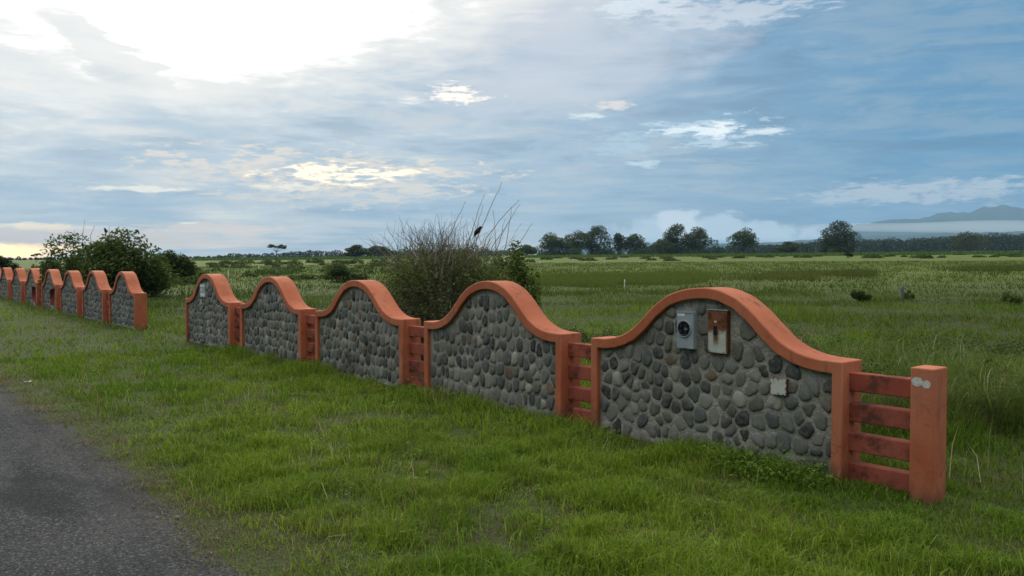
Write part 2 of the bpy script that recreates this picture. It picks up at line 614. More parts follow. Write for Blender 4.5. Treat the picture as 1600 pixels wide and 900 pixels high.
def m_road(n, b):
    geo = n.new('ShaderNodeNewGeometry')
    wp = geo.outputs['Position']
    big = n.noise(wp, .7, 5, .6, .6)
    # wheel-worn bands along the road
    s = n.new('ShaderNodeSeparateXYZ')
    n.put(s.inputs[0], wp)
    k = n.m('ADD', n.m('MULTIPLY', s.outputs[0], float(NW[0])), n.m('MULTIPLY', s.outputs[1], float(NW[1])))
    l = n.m('ADD', n.m('MULTIPLY', s.outputs[0], float(DW[0])), n.m('MULTIPLY', s.outputs[1], float(DW[1])))
    band = n.noise(n.comb(n.m('MULTIPLY', k, 2.6), n.m('MULTIPLY', l, .18), 0.0), 1.0, 5, .6, .5)
    c = n.mix(n.ss(big, .35, .68), (.036, .040, .046), (.070, .073, .076))
    c = n.mix(n.ss(band, .42, .68, 0, .75), c, (.098, .100, .100))
    vor = n.new('ShaderNodeTexVoronoi')
    n.put(vor.inputs['Vector'], wp)
    vor.inputs['Scale'].default_value = 85
    sepc = n.new('ShaderNodeSeparateColor')
    n.put(sepc.inputs[0], vor.outputs['Color'])
    c = n.mix(n.ss(sepc.outputs[0], .66, .98, 0, .75), c, (.190, .185, .172))
    c = n.mix(n.ss(sepc.outputs[1], .62, .98, 0, .7), c, (.022, .022, .023))
    wet = n.noise(n.comb(n.m('MULTIPLY', k, 1.2), n.m('MULTIPLY', l, .5), 0.0), 1.0, 6, .65, .8)
    c = n.mix(n.ss(wet, .52, .66, 0, .6), c, (.024, .026, .030))
    c = n.mix(n.ss(n.m('ADD', k, n.m('MULTIPLY', n.m('SUBTRACT', big, .5), .9)), 1.35, 1.8, 0, .35), c, (.10, .088, .068))
    n.put(b.inputs['Base Color'], c)
    bump(n, b, n.m('ADD', n.m('MULTIPLY', vor.outputs['Distance'], -1.6), n.noise(wp, 30, 5, .6)), .75, .018)


def m_ground(n, b):
    geo = n.new('ShaderNodeNewGeometry')
    wp = geo.outputs['Position']
    s = n.new('ShaderNodeSeparateXYZ')
    n.put(s.inputs[0], wp)
    fine = n.noise(wp, 9, 6, .65)
    mid = n.noise(wp, .9, 6, .6)
    near = n.mix(n.ss(mid, .35, .65), (.062, .068, .026), (.060, .098, .022))
    near = n.mix(n.ss(fine, .5, .7, 0, .7), near, (.095, .085, .050))
    crumb = n.noise(wp, 70, 5, .7)
    near = n.mix(n.ss(crumb, .42, .60, .75, 0), near, (.022, .020, .012))
    near = n.mix(n.ss(n.noise(n.comb(n.m('MULTIPLY', s.outputs[0], 2.5), s.outputs[1], 0.0), 55, 4, .6), .60, .70, 0, .8), near, (.20, .17, .10))
    # open pasture: worn, lush and weedy stretches, wide and flat
    big = n.noise(n.comb(n.m('MULTIPLY', s.outputs[0], .35), s.outputs[1], 0.0), .045, 6, .6, .4)
    med = n.noise(n.comb(n.m('MULTIPLY', s.outputs[0], .4), s.outputs[1], 0.0), .22, 6, .62, .3)
    far = n.mix(n.ss(big, .36, .64), (.120, .142, .034), (.108, .158, .030))
    far = n.mix(n.ss(med, .52, .70, 0, .75), far, (.082, .102, .028))
    far = n.mix(n.ss(med, .46, .30, 0, .40), far, (.145, .155, .044))
    far = n.mix(n.ss(n.noise(wp, 2.2, 5, .65), .5, .72, 0, .45), far, (.076, .095, .026))
    d = n.m('SQRT', n.m('ADD', n.m('MULTIPLY', s.outputs[0], s.outputs[0]), n.m('MULTIPLY', s.outputs[1], s.outputs[1])))
    n.put(b.inputs['Base Color'], n.mix(n.ss(d, 22, 75), near, far))
    bump(n, b, n.m('ADD', fine, n.m('MULTIPLY', med, 2)), .6, .05)


def m_mountain(n, b):
    geo = n.new('ShaderNodeNewGeometry')
    v = n.noise(geo.outputs['Position'], .004, 6, .6)
    n.put(b.inputs['Base Color'], n.mix(n.ss(v, .35, .65), (.035, .055, .045), (.055, .075, .055)))


M = {
    'stucco': mat('stucco', m_stucco, .8, .3), 'rail': mat('rail_stucco', m_rail, .85, .25),
    'mortar': mat('mortar', m_mortar, .95, .15), 'stone': mat('stone', m_stone, .8, .25),
    'stone_tint': mat('stone_tint', m_stone_tint, .85, .2),
    'grass': leafy('grass', .35, .7, .08), 'leaf': leafy('leaf', .38, .6, .15), 'twig': leafy('twig', .0, .9, .1),
    'bark': plain('bark', (.09, .075, .055), .95, .35, 6), 'wood': plain('wood', (.13, .125, .105), .9, .3, 12),
    'pale_wood': plain('pale_wood', (.55, .52, .46), .9, .25, 12),
    'grey_metal': plain('grey_metal', (.30, .345, .375), .5, .08, 9, .4),
    'dark': plain('dark', (.012, .013, .014), .5, .2, 10), 'black_plastic': plain('black_plastic', (.02, .02, .022), .35, .2, 30, .5),
    'steel': plain('steel', (.30, .31, .32), .4, .2, 20, .5, .6), 'sticker': plain('sticker', (.62, .66, .66), .6, .08, 30),
    'rust': mat('rust_panel', m_rust_panel, .8, .2), 'pale_plate': mat('pale_plate', m_pale_plate, .7, .3),
    'rust_plain': plain('rust_plain', (.10, .045, .022), .9, .4, 30),
    'paint_white': plain('paint_white', (.58, .57, .53), .75, .15, 30), 'niche': plain('niche_red', (.26, .065, .045), .85, .3, 4),
    'road': mat('road', m_road, .95, .08), 'ground': mat('ground', m_ground, .95, .1),
    'mountain': mat('mountain', m_mountain, 1, 0), 'feather': plain('feather', (.010, .010, .012), .5, .3, 40, .35),
    'bill': plain('bill', (.02, .02, .02), .5, .2, 40),
}

# ------------------------------------------------------------------ ground and road


def axis(lo, hi, n_lo, n_hi, scale):
    a = -np.sinh(np.linspace(math.asinh(-lo / scale), 0, n_lo, endpoint=False)) * scale
    b = np.sinh(np.linspace(0, math.asinh(hi / scale), n_hi)) * scale
    return np.concatenate([a, b])


gx, gy = axis(-5900, 9400, 110, 120, 12), axis(-250, 10300, 30, 160, 12)
GX, GY = np.meshgrid(gx, gy)
GZ = ht(GX, GY)
ii = np.arange(len(gx) * len(gy)).reshape(len(gy), len(gx))
quads = np.stack([ii[:-1, :-1], ii[:-1, 1:], ii[1:, 1:], ii[1:, :-1]], -1).reshape(-1, 4)
tag(link('ground', fast_mesh('ground', np.stack([GX, GY, GZ], -1).reshape(-1, 3), [quads], M['ground'], None, True)), kind='structure')


def road_edge(s):
    s = np.asarray(s, float)
    return 1.66 + .16 * (value_noise(s, 0 * s, 2.1, 3) - .5) + .11 * (value_noise(s, 0 * s, .55, 4) - .5) + .09 * (value_noise(s, 0 * s, .16, 6) - .5) + .05 * np.sin(s * .55 - 3.4)


rs = np.concatenate([np.arange(-12, 40, .06), np.linspace(40, 260, 90)])
ks = np.concatenate([np.linspace(-5.2, 1.0, 14), [1.25, 1.4, 1.5, 1.6]])
rv = []
for s in rs:
    e = float(road_edge(s))
    for k in ks:
        kk = k + (e - 1.6) * smooth(.2, 1.6, k)
        x, y = wall_xy(s, kk)
        rv.append((x, y, float(ht(x, y)) + .010 - .008 * float(smooth(1.35, 1.6, k)) + .012 * (value_noise(x, y, 1.3, 5) - .5) * float(smooth(1.6, 1.2, k))))
ri = np.arange(len(rv)).reshape(len(rs), len(ks))
tag(link('road', fast_mesh('road', rv, [np.stack([ri[:-1, :-1], ri[:-1, 1:], ri[1:, 1:], ri[1:, :-1]], -1).reshape(-1, 4)], M['road'], None, True)), kind='structure')

# ------------------------------------------------------------------ far hills
def ridge(name, Y, depth, profile, rough, seed):
    xs = np.array([p[0] for p in profile], float)
    ys = np.array([p[1] for p in profile], float)
    px = np.linspace(xs[0], xs[-1], 220)
    top = np.interp(px, xs, ys)
    X = (px - CX) / FOC * Y
    H = np.array([height_at(t, Y) for t in top])
    H = H + (value_noise(X, 0 * X, Y * .012, seed) - .5) * rough + (value_noise(X, 0 * X, Y * .004, seed + 1) - .5) * rough * .45
    rows = np.linspace(-1, 1, 25)
    V = []
    for r in rows:
        yy = Y + r * depth + (value_noise(X, X * 0 + r * 900, 700, seed + 2) - .5) * depth * .3
        g = ht(X, yy)
        fall = (1 - abs(r)) ** 1.15
        bumpy = 1 + (value_noise(X, yy, 420, seed + 3) - .5) * .5 * min(1, abs(r) * 3)
        V.append(np.stack([X, yy, g - 8 + np.maximum(H - g, 5) * fall * bumpy], -1))
    V = np.array(V)
    k = np.arange(V.shape[0] * V.shape[1]).reshape(V.shape[:2])
    return tag(link(name, fast_mesh(name, V.reshape(-1, 3), [np.stack([k[:-1, :-1], k[:-1, 1:], k[1:, 1:], k[1:, :-1]], -1).reshape(-1, 4)], M['mountain'], None, True)), kind='structure')


ridge('mountain', 8600, 1100, [(1270, 386), (1320, 362), (1345, 349), (1370, 345), (1400, 342), (1432, 342), (1462, 331), (1488, 328), (1520, 331), (1542, 322), (1572, 318), (1600, 323), (1650, 330), (1750, 318), (1880, 340), (1990, 370)], 26, 21)
ridge('foothills', 6300, 500, [(880, 391), (960, 386), (1040, 383), (1120, 379), (1220, 377), (1300, 370), (1380, 366), (1470, 363), (1560, 361), (1650, 360), (1800, 362), (1950, 372)], 12, 31)

# ------------------------------------------------------------------ the wall
ROT = YAW - math.pi / 2          # local x runs along the wall towards the near end, local y away from the road
HS, THICK, COLW, BAND, RECESS = .90, .29, .085, .095, .048
PX = np.array([0, .1, .2, .35, .5, .62, .735, .85, .96, 1.07, 1.4])
PZ = np.array([1.402, 1.396, 1.378, 1.324, 1.220, 1.108, 1.012, .952, .918, .902, .897])
_fx = np.linspace(0, 1.4, 281)
_fz = np.interp(_fx, PX, PZ)
for _ in range(30):
    _fz[1:-1] = (_fz[:-2] + _fz[1:-1] * 2 + _fz[2:]) / 4
    _fz[0] = _fz[1]


WOB = [0]


def prof(x, W):
    x = np.asarray(x, float)
    k = WOB[0]
    z = _prof(x + .02 * math.sin(k * 2.7) * np.sin(np.pi * x / W), W)
    rise = np.clip((z - .90) / .5, 0, 1)
    return z + rise * .018 * math.sin(k * 1.9 + .4) + .006 * (value_noise(x, x * 0, .35, 90 + k) - .5) * 2


def _prof(x, W):
    return np.interp(np.abs(np.asarray(x, float) + W / 2) * 2.50 / W, _fx, _fz)


def inner_top(x, W):
    x = np.asarray(x, float)
    g = (prof(x + .01, W) - prof(x - .01, W)) / .02
    return prof(x, W) - BAND * np.sqrt(1 + np.minimum(g * g, 1.1))


def wall_frame(W):
    pairs = [((0, -.12), (-COLW, -.12)), ((0, .4), (-COLW, .4))]
    n = 60
    xo = np.linspace(0, -W, n)
    xi = np.linspace(-COLW, -W + COLW, n)
    zo, zi = prof(xo, W), inner_top(xi, W)
    pairs += [((a, b), (c, d)) for a, b, c, d in zip(xo, zo, xi, zi)]
    pairs += [((-W, .4), (-W + COLW, .4)), ((-W, -.12), (-W + COLW, -.12))]
    V, F = [], []
    for (ox, oz), (ix, iz) in pairs:
        V += [(ox, 0, oz), (ix, 0, iz), (ix, THICK, iz), (ox, THICK, oz)]
    for i in range(len(pairs) - 1):
        a, b = 4 * i, 4 * i + 4
        for j in range(4):
            k = (j + 1) % 4
            F.append((a + j, a + k, b + k, b + j))
    me = fast_mesh('frame', V, [np.array(F)], M['stucco'], None, True)
    me.set_sharp_from_angle(angle=math.radians(30))
    return me


def wall_panel(W, hole=None):
    xs = set(np.round(np.linspace(-W + COLW - .01, -COLW + .01, 44), 4))
    if hole:
        xs |= {hole[0], hole[1]}
    xs = sorted(xs)
    V, F = [], []

    def quad(*p):
        i = len(V)
        V.extend(p)
        F.append((i, i + 1, i + 2, i + 3))
    y0, y1 = RECESS, THICK - RECESS
    for a, b in zip(xs[:-1], xs[1:]):
        ta, tb = float(inner_top(a, W)) + .015, float(inner_top(b, W)) + .015
        if hole and a >= hole[0] - 1e-6 and b <= hole[1] + 1e-6:
            quad((a, y0, -.12), (b, y0, -.12), (b, y0, hole[2]), (a, y0, hole[2]))
            quad((a, y0, hole[3]), (b, y0, hole[3]), (b, y0, tb), (a, y0, ta))
        else:
            quad((a, y0, -.12), (b, y0, -.12), (b, y0, tb), (a, y0, ta))
        quad((b, y1, -.12), (a, y1, -.12), (a, y1, ta), (b, y1, tb))
    return fast_mesh('mortar_panel', V, [np.array(F)], M['mortar'])


def clip_poly(poly, m, n):
    """keep the side of the line through m with normal n where (p-m).n <= 0"""
    out = []
    for i in range(len(poly)):
        a, b = poly[i], poly[(i + 1) % len(poly)]
        da, db = (a[0] - m[0]) * n[0] + (a[1] - m[1]) * n[1], (b[0] - m[0]) * n[0] + (b[1] - m[1]) * n[1]
        if da <= 0:
            out.append(a)
        if da * db < 0:
            t = da / (da - db)
            out.append((a[0] + t * (b[0] - a[0]), a[1] + t * (b[1] - a[1])))
    return out


def stone_cells(W, rg, dx, dz, ordered):
    """stone outlines: cells of a jittered packing, rounded off"""
    pts = []
    row, z = 0, .0
    while z < 1.5:
        x = -W + .02 + (row % 2) * dx * .5
        while x < .0:
            j = .37 if ordered else .46
            pts.append((x + rg.uniform(-j, j) * dx, z + rg.uniform(-j, j) * dz * (.95 if ordered else 1.1)))
            x += dx * (rg.uniform(.72, 1.32) if ordered else rg.uniform(.52, 1.55))
        z += dz * .97
        row += 1
    P = np.array([p for p in pts if -W + .03 < p[0] < -.03 and p[1] < float(inner_top(p[0], W)) + .12])
    asp = dz / dx
    cells = []
    for it in range(2):
        newP = P.copy()
        cells = []
        for i, p in enumerate(P):
            q = (P - p) * np.array([asp, 1.0])
            order = np.argsort((q ** 2).sum(1))[1:16]
            poly = [(-.25, -.25), (.25, -.25), (.25, .25), (-.25, .25)]
            for o in order:
                qq = q[o]
                poly = clip_poly(poly, qq / 2, qq)
                if len(poly) < 3:
                    break
            if len(poly) < 3:
                cells.append(None)
                continue
            poly = np.array(poly) / np.array([asp, 1.0]) + p
            cells.append(poly)
            newP[i] = p + (poly.mean(0) - p) * .55
        if it == 0:
            P = newP
    return P, cells


def stone_shape(c, poly, W, rg, gap_w=.010):
    n = 48
    th = np.linspace(0, 2 * math.pi, n, endpoint=False)
    c = poly.mean(0)
    r = np.full(n, 9.0)
    for i in range(len(poly)):
        a, b = poly[i] - c, poly[(i + 1) % len(poly)] - c
        e = b - a
        nn = np.array([e[1], -e[0]])
        L = np.linalg.norm(nn)
        if L < 1e-6:
            continue
        nn /= L
        dist = a @ nn
        if dist < 0:
            nn, dist = -nn, -dist
        cs = np.cos(th) * nn[0] + np.sin(th) * nn[1]
        with np.errstate(divide='ignore', invalid='ignore'):
            rr = np.where(cs > 1e-3, dist / cs, 9.0)
        r = np.minimum(r, rr)
    r = np.minimum(r, np.median(r) * 1.45)
    F = np.fft.rfft(r)
    F[6:] = 0
    r = np.fft.irfft(F, n) * rg.uniform(.93, 1.0) - gap_w * rg.uniform(.25, 1.5)
    for _ in range(25):                       # keep it inside the frame
        x, z = c[0] + r * np.cos(th), c[1] + r * np.sin(th)
        bad = (z > inner_top(np.clip(x, -W + COLW, -COLW), W) - .006) | (x < -W + COLW + .006) | (x > -COLW - .006)
        if not bad.any():
            break
        r = np.where(bad, r * .9, r)
    F = np.fft.rfft(r)
    F[6:] = 0
    r = np.fft.irfft(F, n)
    if r.min() < .012 or r.mean() < .024:
        return None
    return c, r[::4][:12]


def stone_geo(r, rg):
    n = len(r)
    th = np.linspace(0, 2 * math.pi, n, endpoint=False)
    prud = rg.uniform(.006, .020)
    V = []
    tx, tz = rg.uniform(-.10, .10), rg.uniform(-.10, .10)
    for k, (sc, y) in enumerate(((1.0, .010), (.93, -.60 * prud), (.74, -.95 * prud))):
        V += [(r[i] * sc * math.cos(th[i]), y + rg.uniform(-.0015, .0015) + (0 if k == 0 else sc * r[i] * (tx * math.cos(th[i]) + tz * math.sin(th[i]))), r[i] * sc * math.sin(th[i])) for i in range(n)]
    V.append((rg.uniform(-.004, .004), -prud, rg.uniform(-.004, .004)))
    Q = []
    for k in range(2):
        for i in range(n):
            j = (i + 1) % n
            Q.append((k * n + i, k * n + j, (k + 1) * n + j, (k + 1) * n + i))
    T = [(2 * n + i, 2 * n + (i + 1) % n, 3 * n) for i in range(n)]
    return V, Q, T


GREYS = np.array([(.060, .064, .066), (.10, .105, .10), (.15, .155, .14), (.125, .135, .135), (.18, .178, .15), (.21, .21, .185), (.14, .12, .095)])


def build_wall(s, W, label, seed, detailed=True, hole=None, skip=(), dx=.112, dz=.142, ordered=False):
    WOB[0] = seed - 40
    x, y = wall_xy(s, DIST)
    t = thing('stone_wall', label, 'wall', (x, y, float(ht(x, y)) * .6), ROT, 'arched stone wall panels beside the road')
    bevel(link('frame', wall_frame(W), t), .010, 2)
    link('mortar_panel', wall_panel(W, hole), t)
    rg = random.Random(seed)
    P, cells = stone_cells(W, rg, dx, dz, ordered)
    allV, allQ, allT, allC = [], [], [], []
    for c, poly in zip(P, cells):
        if poly is None:
            continue
        got = stone_shape(c, poly, W, rg)
        if got is None:
            continue
        c, r = got
        if any(a - .02 < c[0] < b + .02 and e - .03 < c[1] < f + .03 for a, b, e, f in skip):
            continue
        V, Q, T = stone_geo(r, rg)
        if detailed:
            o = link('stone', fast_mesh('stone', V, [np.array(Q), np.array(T)], M['stone'], None, True), t, (c[0], RECESS, c[1]))
        else:
            base = len(allV)
            allV += [(v[0] + c[0], v[1] + RECESS, v[2] + c[1]) for v in V]
            allQ += [tuple(i + base for i in q) for q in Q]
            allT += [tuple(i + base for i in q) for q in T]
            allC += [GREYS[rg.randrange(len(GREYS))] * rg.uniform(.8, 1.2)] * len(V)
    if not detailed:
        tag(link('stones', fast_mesh('stones', allV, [np.array(allQ), np.array(allT)], M['stone_tint'], np.array(allC), True), t), kind='stuff')
    if hole:
        a, b, z0, z1 = hole
        V = [(a, RECESS, z0), (b, RECESS, z0), (b, RECESS, z1), (a, RECESS, z1), (a, .2, z0), (b, .2, z0), (b, .2, z1), (a, .2, z1)]
        Fq = np.array([(0, 4, 5, 1), (1, 5, 6, 2), (2, 6, 7, 3), (3, 7, 4, 0), (4, 7, 6, 5)])
        link('niche', fast_mesh('niche', V, [Fq], M['niche']), t)
    return t


RAILZ = ((.675, .811), (.454, .590), (.235, .369), (.016, .152))


def rail_fence(s, x0, x1, label, post=False):
    x, y = wall_xy(s, DIST)
    t = thing('rail_fence', label, 'fence', (x, y, float(ht(x, y)) * .6), ROT, 'short concrete rail fences between the wall panels')
    for z0, z1 in RAILZ:
        box_obj('rail', (x0 - .012, x1 + (.02 if post else .012), .105, .195, z0, z1), M['rail'], t, .008)
    if post:
        bm = bmesh.new()
        box_bm(bm, x1, x1 + .158, -.004, .205, -.12, .907)
        p = link('post', bm_mesh('post', bm, M['stucco']), t)
        bevel(p, .010)
        p['label'] = 'square terracotta end post with two pale paint blotches'
        for cx, cz, rx, rz in ((x1 + .046, .812, .037, .032), (x1 + .106, .800, .029, .027)):
            n = 18
            rr = [1 + .07 * math.sin(2.3 * i + cx * 50) for i in range(n)]
            V = [(cx + rx * rr[i] * math.cos(2 * math.pi * i / n), -.0062, cz + rz * rr[i] * math.sin(2 * math.pi * i / n)) for i in range(n)]
            V += [(v[0], -.003, v[2]) for v in V]
            F = [(i, (i + 1) % n, n + (i + 1) % n, n + i) for i in range(n)]
            me = bpy.data.meshes.new('paint_blotch')
            me.from_pydata(V, [], [tuple(range(n))[::-1]] + [f[::-1] for f in F])
            me.materials.append(M['paint_white'])
            link('paint_blotch', me, p)
    return t


S0, PER, W1, W = 2.9436, 2.96, 2.54, 2.465
METER, PANEL, PLATE = (-1.493, -1.318, .881, 1.199), (-1.189, -.996, .865, 1.218), (-.593, -.456, .591, .719)
names = [
    'nearest arched stone wall, carrying meter box, rusty panel and small plate',
    'second arched stone wall from the near end, green shrub behind its crest',
    'third arched stone wall, its cap stained and overhung by the twiggy shrub',
    'fourth arched stone wall, between the shrub-overhung wall and the one with a white plaque',
    'fifth arched stone wall with a small whitish plaque under its crest, beside the gap',
]
WALLS = []
for i in range(5):
    WALLS.append(build_wall(S0 + PER * i, W1 if i == 0 else W, names[i], 40 + i, True, None,
                            (METER, PANEL, PLATE) if i == 0 else (), .116 if i == 0 else .110, .136 if i == 0 else .150, i != 0))
S2 = [20.93, 23.98, 27.0, 30.0, 33.3, 36.45, 39.6, 42.7]
W2 = 2.42
names2 = [
    'first arched stone wall left of the gap, terracotta end face fully visible',
    'second arched stone wall left of the gap',
    'third arched stone wall left of the gap, before those with openings',
    'arched stone wall with dark red rectangular opening, right one of two',
    'arched stone wall with dark red opening and leaves hanging over its cap',
    'second visible wall from the left picture edge, beyond the leaf-covered cap',
    'leftmost arched wall whose whole cap shows at the picture edge',
    'farthest wall, cut by the left picture edge',
]
for i, s in enumerate(S2):
    build_wall(s, W2, names2[i], 60 + i, False, (-1.25, -.45, .17, .74) if i in (3, 4) else None, (( -1.25, -.45, .17, .74),) if i in (3, 4) else (), .12, .16, True)
rail_fence(S0, 0.0, .483, 'four-rail concrete fence ending in the post with pale blotches, nearest of all', True)
rl = ['narrow four-rail fence between the nearest and the second stone wall', 'narrow four-rail fence between the second and third stone wall', 'narrow four-rail fence between the third and fourth stone wall', 'narrow four-rail fence between the fourth wall and the plaque wall']
for i in range(4):
    s = S0 + PER * i
    rail_fence(s, -PER, -(W1 if i == 0 else W), rl[i])
rl2 = ['rail fence just left of the first wall beyond the gap', 'rail fence left of the second wall beyond the gap', 'rail fence left of the third wall beyond the gap', 'rail fence between the two walls with red openings', 'rail fence left of the leaf-covered wall', 'rail fence near the left picture edge', 'farthest rail fence at the left picture edge']
for i in range(7):
    rail_fence(S2[i], -(S2[i + 1] - S2[i]), -W2, rl2[i])


# ------------------------------------------------------------------ boxes on the near wall
def on_wall(name, label, cat, s, xloc, z):
    x, y = wall_xy(s, DIST)
    X = np.array([x, y]) - DW * xloc + NW * RECESS
    return thing(name, label, cat, (X[0], X[1], z), ROT)


def ring_mesh(name, mat_, cx, cz, r0, r1, y0, y1, n=28, rz=1.0):
    V, F = [], []
    for i in range(n):
        a = 2 * math.pi * i / n
        c, s_ = math.cos(a), math.sin(a) * rz
        V += [(cx + r1 * c, y1, cz + r1 * s_), (cx + r1 * c, y0, cz + r1 * s_), (cx + r0 * c, y0, cz + r0 * s_), (cx + r0 * c, y1, cz + r0 * s_)]
    for i in range(n):
        a, b = 4 * i, 4 * ((i + 1) % n)
        for k in range(3):
            F.append((a + k, b + k, b + k + 1, a + k + 1))
    return fast_mesh(name, V, [np.array(F)], mat_, None, False)


def disc_mesh(name, mat_, cx, cz, r, y, n=28):
    V = [(cx + r * math.cos(2 * math.pi * i / n), y, cz + r * math.sin(2 * math.pi * i / n)) for i in range(n)]
    me = bpy.data.meshes.new(name)
    me.from_pydata(V, [], [tuple(range(n))])
    me.materials.append(mat_)
    return me


mb = on_wall('meter_box', 'grey metal electricity meter box with round black socket on the nearest wall', 'meter box', S0, (METER[0] + METER[1]) / 2, METER[2])
wv, hv = METER[1] - METER[0], METER[3] - METER[2]
box_obj('body', (-wv / 2, wv / 2, -.060, .004, 0, hv), M['grey_metal'], mb, .005)
box_obj('cover_lip', (-wv / 2 - .003, wv / 2 + .003, -.064, -.060, hv - .012, hv + .004), M['grey_metal'], mb, .001)
box_obj('label_strip', (-wv / 2 + .008, -wv / 2 + .085, -.0622, -.0602, hv - .042, hv - .018), M['sticker'], mb, 0)
sr = .066
cz = hv * .54
link('socket_rim', ring_mesh('socket_rim', M['grey_metal'], -.006, cz, sr, sr + .007, -.071, -.060), mb)
so = link('meter_socket', disc_mesh('meter_socket', M['dark'], -.006, cz, sr, -.0615), mb)
link('inner_ring', ring_mesh('inner_ring', M['black_plastic'], -.006, cz, sr * .78, sr * .98, -.069, -.0612), so)
for ox, oz in ((-.026, .020), (.022, .020), (-.026, -.026), (.022, -.026)):
    box_obj('jaw', (-.006 + ox - .006, -.006 + ox + .006, -.078, -.0612, cz + oz - .014, cz + oz + .014), M['black_plastic'], so, .002)
box_obj('terminal_block', (-.002, .030, -.0705, -.0612, cz - .012, cz + .010), M['steel'], so, .002)
box_obj('latch', (-.010, .010, -.066, -.060, .004, .016), M['steel'], mb, .002)

rp = on_wall('breaker_panel', 'rusty pale breaker panel with small dark opening, right of the meter box', 'electrical panel', S0, (PANEL[0] + PANEL[1]) / 2, PANEL[2])
wv, hv = PANEL[1] - PANEL[0], PANEL[3] - PANEL[2]
box_obj('cover', (-wv / 2, wv / 2, -.040, -.028, 0, hv), M['rust'], rp, .003)
box_obj('case', (-wv / 2 + .004, wv / 2 + .006, -.028, .004, -.004, hv + .003), M['rust_plain'], rp, .003)
box_obj('top_lip', (-wv / 2 - .002, wv / 2 + .010, -.044, -.028, hv + .0035, hv + .011), M['grey_metal'], rp, .002)
box_obj('breaker_opening', (-.036, -.002, -.0416, -.0395, hv * .43, hv * .43 + .074), M['dark'], rp, 0)
box_obj('worn_sticker', (-.030, -.004, -.0410, -.0398, hv * .72, hv * .72 + .018), M['pale_wood'], rp, 0)
for sx in (-.078, .068):
    link('screw', disc_mesh('screw', M['dark'], sx, .016, .006, -.0412, 10), rp)

pp = on_wall('cover_plate', 'small square pale cover plate with rusted rim, low on the nearest wall', 'cover plate', S0, (PLATE[0] + PLATE[1]) / 2, PLATE[2])
wv, hv = PLATE[1] - PLATE[0], PLATE[3] - PLATE[2]
box_obj('plate', (-wv / 2, wv / 2, -.038, -.028, 0, hv), M['pale_plate'], pp, .002)
box_obj('back_box', (-wv / 2 + .005, wv / 2 + .003, -.028, .004, -.003, hv - .004), M['rust_plain'], pp, .002)
for sx, sz in ((0, .012), (0, hv - .012)):
    link('screw', disc_mesh('screw', M['rust_plain'], sx, sz, .006, -.0392, 10), pp)

pq = on_wall('plaque', 'small weathered whitish plaque under the crest of the fifth wall', 'plaque', S0 + PER * 4, -1.47, .95)
box_obj('board', (-.15, .15, -.030, .004, 0, .27), M['grey_metal'], pq, .004)
box_obj('upper_strip', (-.135, .135, -.034, -.0302, .205, .25), M['sticker'], pq, 0)
box_obj('lower_strip', (-.10, .135, -.034, -.0302, .02, .085), M['sticker'], pq, 0)
box_obj('middle_patch', (-.085, .05, -.0335, -.0302, .115, .18), M['pale_wood'], pq, 0)

# ------------------------------------------------------------------ vegetation helpers
def unit_rand(n, rg):
    v = rg.normal(size=(n, 3))
    return v / np.linalg.norm(v, axis=1, keepdims=True)


def leaves(cent, size, col, rg, up=.45, slim=.5, droop=0.0):
    """one bent leaf face per centre"""
    n = len(cent)
    nrm = unit_rand(n, rg)
    nrm[:, 2] = np.abs(nrm[:, 2]) + up
    nrm /= np.linalg.norm(nrm, axis=1, keepdims=True)
    t = unit_rand(n, rg)
    t[:, 2] -= droop
    t -= (t * nrm).sum(1, keepdims=True) * nrm
    t /= np.linalg.norm(t, axis=1, keepdims=True) + 1e-9
    b = np.cross(nrm, t)
    L = (size * rg.uniform(.65, 1.35, n))[:, None]
    Wd = L * slim * rg.uniform(.7, 1.2, n)[:, None]
    v = np.empty((n, 4, 3))
    v[:, 0] = cent - t * L * .5
    v[:, 1] = cent + b * Wd * .5 + nrm * L * .08
    v[:, 2] = cent + t * L * .5 - nrm * L * .10
    v[:, 3] = cent - b * Wd * .5 + nrm * L * .08
    return v.reshape(-1, 3), np.arange(4 * n).reshape(n, 4), np.repeat(col, 4, 0)


def blob_points(blobs, n, rg, inner=.55):
    vol = np.array([b[3] * b[4] * b[5] for b in blobs]) ** .75
    idx = rg.choice(len(blobs), n, p=vol / vol.sum())
    B = np.array(blobs)[idx]
    d = unit_rand(n, rg)
    r = inner + (1.04 - inner) * rg.uniform(0, 1, n) ** .6
    return B[:, :3] + d * B[:, 3:6] * r[:, None], d


def shade_mix(n, rg, a, b, c=None, pc=.12):
    t = rg.uniform(0, 1, n)[:, None] ** 1.2
    col = np.array(a) * (1 - t) + np.array(b) * t
    if c is not None:
        m = rg.uniform(0, 1, n) < pc
        col[m] = c
    return col


def tubes(paths, radii, nseg=5):
    """paths: list of (k,3) arrays, radii: list of (k,) arrays"""
    V, Q, base = [], [], 0
    ang = np.linspace(0, 2 * math.pi, nseg, endpoint=False)
    for p, r in zip(paths, radii):
        p = np.asarray(p, float)
        k = len(p)
        d = np.gradient(p, axis=0)
        d /= np.linalg.norm(d, axis=1, keepdims=True) + 1e-9
        ref = np.array([1.0, 0, 0]) if abs(d[0, 0]) < .8 else np.array([0, 1.0, 0])
        u = np.cross(d, ref)
        u /= np.linalg.norm(u, axis=1, keepdims=True) + 1e-9
        v = np.cross(d, u)
        ring = p[:, None, :] + (u[:, None, :] * np.cos(ang)[None, :, None] + v[:, None, :] * np.sin(ang)[None, :, None]) * np.asarray(r)[:, None, None]
        V.append(ring.reshape(-1, 3))
        i = np.arange(k * nseg).reshape(k, nseg) + base
        j = np.roll(i, -1, 1)
        Q.append(np.stack([i[:-1], j[:-1], j[1:], i[1:]], -1).reshape(-1, 4))
        base += k * nseg
    return np.concatenate(V), np.concatenate(Q)


